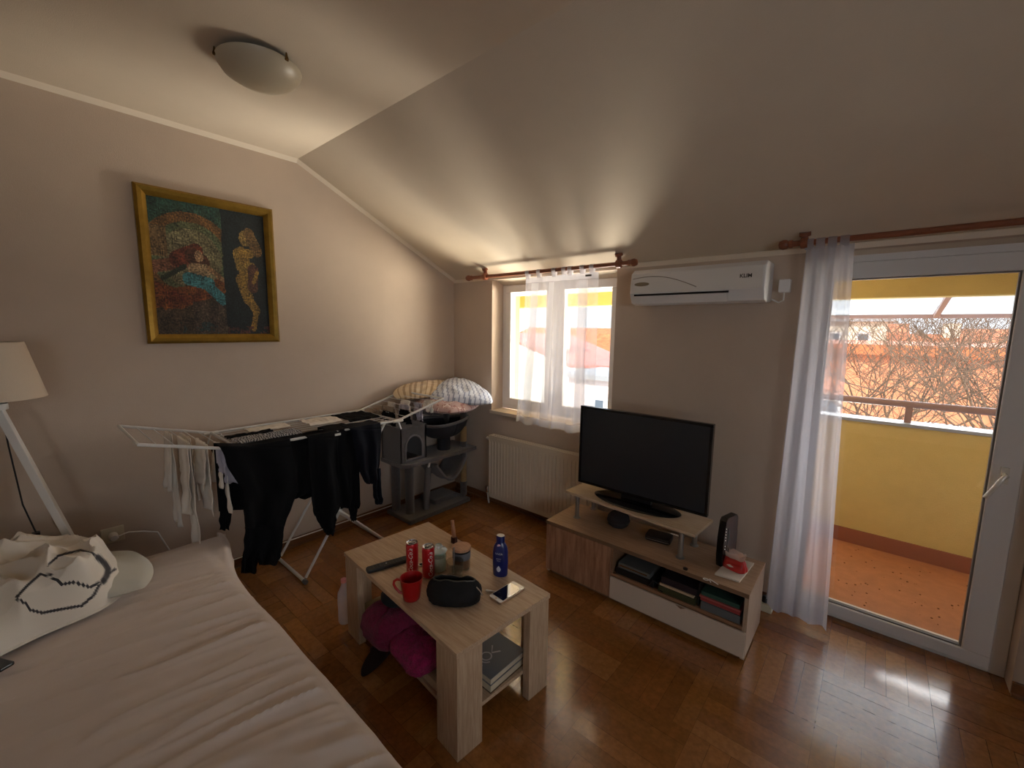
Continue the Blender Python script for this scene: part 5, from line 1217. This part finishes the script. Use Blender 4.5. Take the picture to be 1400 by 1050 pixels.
for X in (hx1 - t_, hx1):
    for (yy, zz) in ring_in: vs.append((X, yy, zz))
    for (yy, zz) in ring_out: vs.append((X, yy, zz))
for i in range(N_ - 1):
    for b_ in (0, 2 * N_): fs.append((b_ + i, b_ + i + 1, b_ + N_ + i + 1, b_ + N_ + i))
    fs.append((i, i + 1, 2 * N_ + i + 1, 2 * N_ + i))
hs.add(vs, fs); hs.box(hx1 - t_, hx1, hy0, hy1, hz0, hz0 + .02)
hs.build('house', m_plush, cat)
q = MB(); q.tube([(hx1 + .002, yy, zz) for yy, zz in ring_in] + [(hx1 + .002, cy_ + aw_, hz0 + .02)], .008, 8); q.build('house_rim', mat('pale_plush_rim', rgb(118, 112, 112), .98, bump=.5, bscale=260), cat, smooth=True)
# basket bed on top and hammock below
q = MB(); bc = (-2.72, 2.30, PZ_ + .12)
def bowl(u, v):
    a = u * 2 * math.pi; r_ = .06 + .13 * v ** .55; return (bc[0] + r_ * math.cos(a) * .85, bc[1] + r_ * math.sin(a) * 1.25, bc[2] + .13 * v ** 1.6 + .012 * math.sin(a * 2) * v)
q.sheet(bowl, 48, 12); q.lathe([(0, 0), (.061, 0)], bc, 24, .85, 1.25); q.build('basket', mat('dark_plush', rgb(46, 44, 48), .98, bump=.6, bscale=260), cat, smooth=True, solid=.012)
q = MB(); q.tube([Vector(bowl(k / 40, 1)) + Vector((0, 0, .004 * N(k, 3))) for k in range(41)], .013, 8); q.build('basket_rim', m_plush, cat, smooth=True)
q = MB(); q.tube([(bc[0], bc[1], PZ_ + .0005), (bc[0], bc[1], bc[2] - .004)], .055, 16); q.build('basket_stem', MATS['dark_plush'], cat, smooth=True)
q = MB(); q.sheet(lambda u, v: (lerp(-2.85, -2.60, v), lerp(2.12, 2.45, u), .40 - .16 * math.sin(u * math.pi) + .01 * math.sin(v * 8)), 24, 8); q.build('hammock', m_plush, cat, smooth=True, solid=.012)
q = MB(); q.tube([(-2.60, lerp(2.12, 2.45, k / 16), .402 - .16 * math.sin(k / 16 * math.pi)) for k in range(17)], .012, 8); q.build('hammock_rim', MATS['pale_plush_rim'], cat, smooth=True)
q = MB(); q.box(-2.86, -2.66, 2.15, 2.40, .0355, .075); q.build('floor_pad', m_plush, cat, bevel=.01)
q = MB(); q.box(-2.90, -2.62, 2.10, 2.52, .8005, .822); q.build('top_platform', m_plush, cat, bevel=.006)
# cushions on top
def st1(u, v): return rgb(214, 220, 232) if (math.sin((u * .8 + v * .2) * 95) > -.45) else rgb(150, 160, 184)
def st2(u, v): return rgb(206, 184, 150) if math.sin(u * 60) > -.3 else rgb(166, 140, 108)
def fl1(u, v):
    n = N(u * 16, v * 16, 2); return rgb(176, 146, 138) if n < .12 else (rgb(150, 104, 98) if n < .3 else rgb(206, 186, 176))
m_cush = mat('printed_cotton', (1, 1, 1, 1), .92, attr=True, bump=.1, bscale=400, sheen=.2)
pillow('cushion', 'beige cushion with thin stripes leaning on the left wall atop the cat tree', 'cushion', [(-2.74, 1.82, .95), (-2.56, 2.20, .96), (-2.84, 2.46, 1.05), (-2.89, 1.94, 1.02)], .05, m_cush, colfn=st2, seed=1, wrn=.008)
pillow('cushion', 'dusty pink floral cushion in the middle of the pile atop the cat tree', 'cushion', [(-2.72, 1.93, .90), (-2.33, 2.05, .865), (-2.42, 2.50, .86), (-2.88, 2.36, .95)], .07, m_cush, colfn=fl1, seed=2, wrn=.010)
pillow('cushion', 'white cushion with pale blue stripes topping the pile by the window', 'cushion', [(-2.60, 1.98, .95), (-2.24, 2.46, .89), (-2.55, 2.60, .965), (-2.88, 2.52, 1.06)], .085, m_cush, colfn=st1, seed=3, wrn=.010)
# grey wastebasket like dark panel behind radiator side
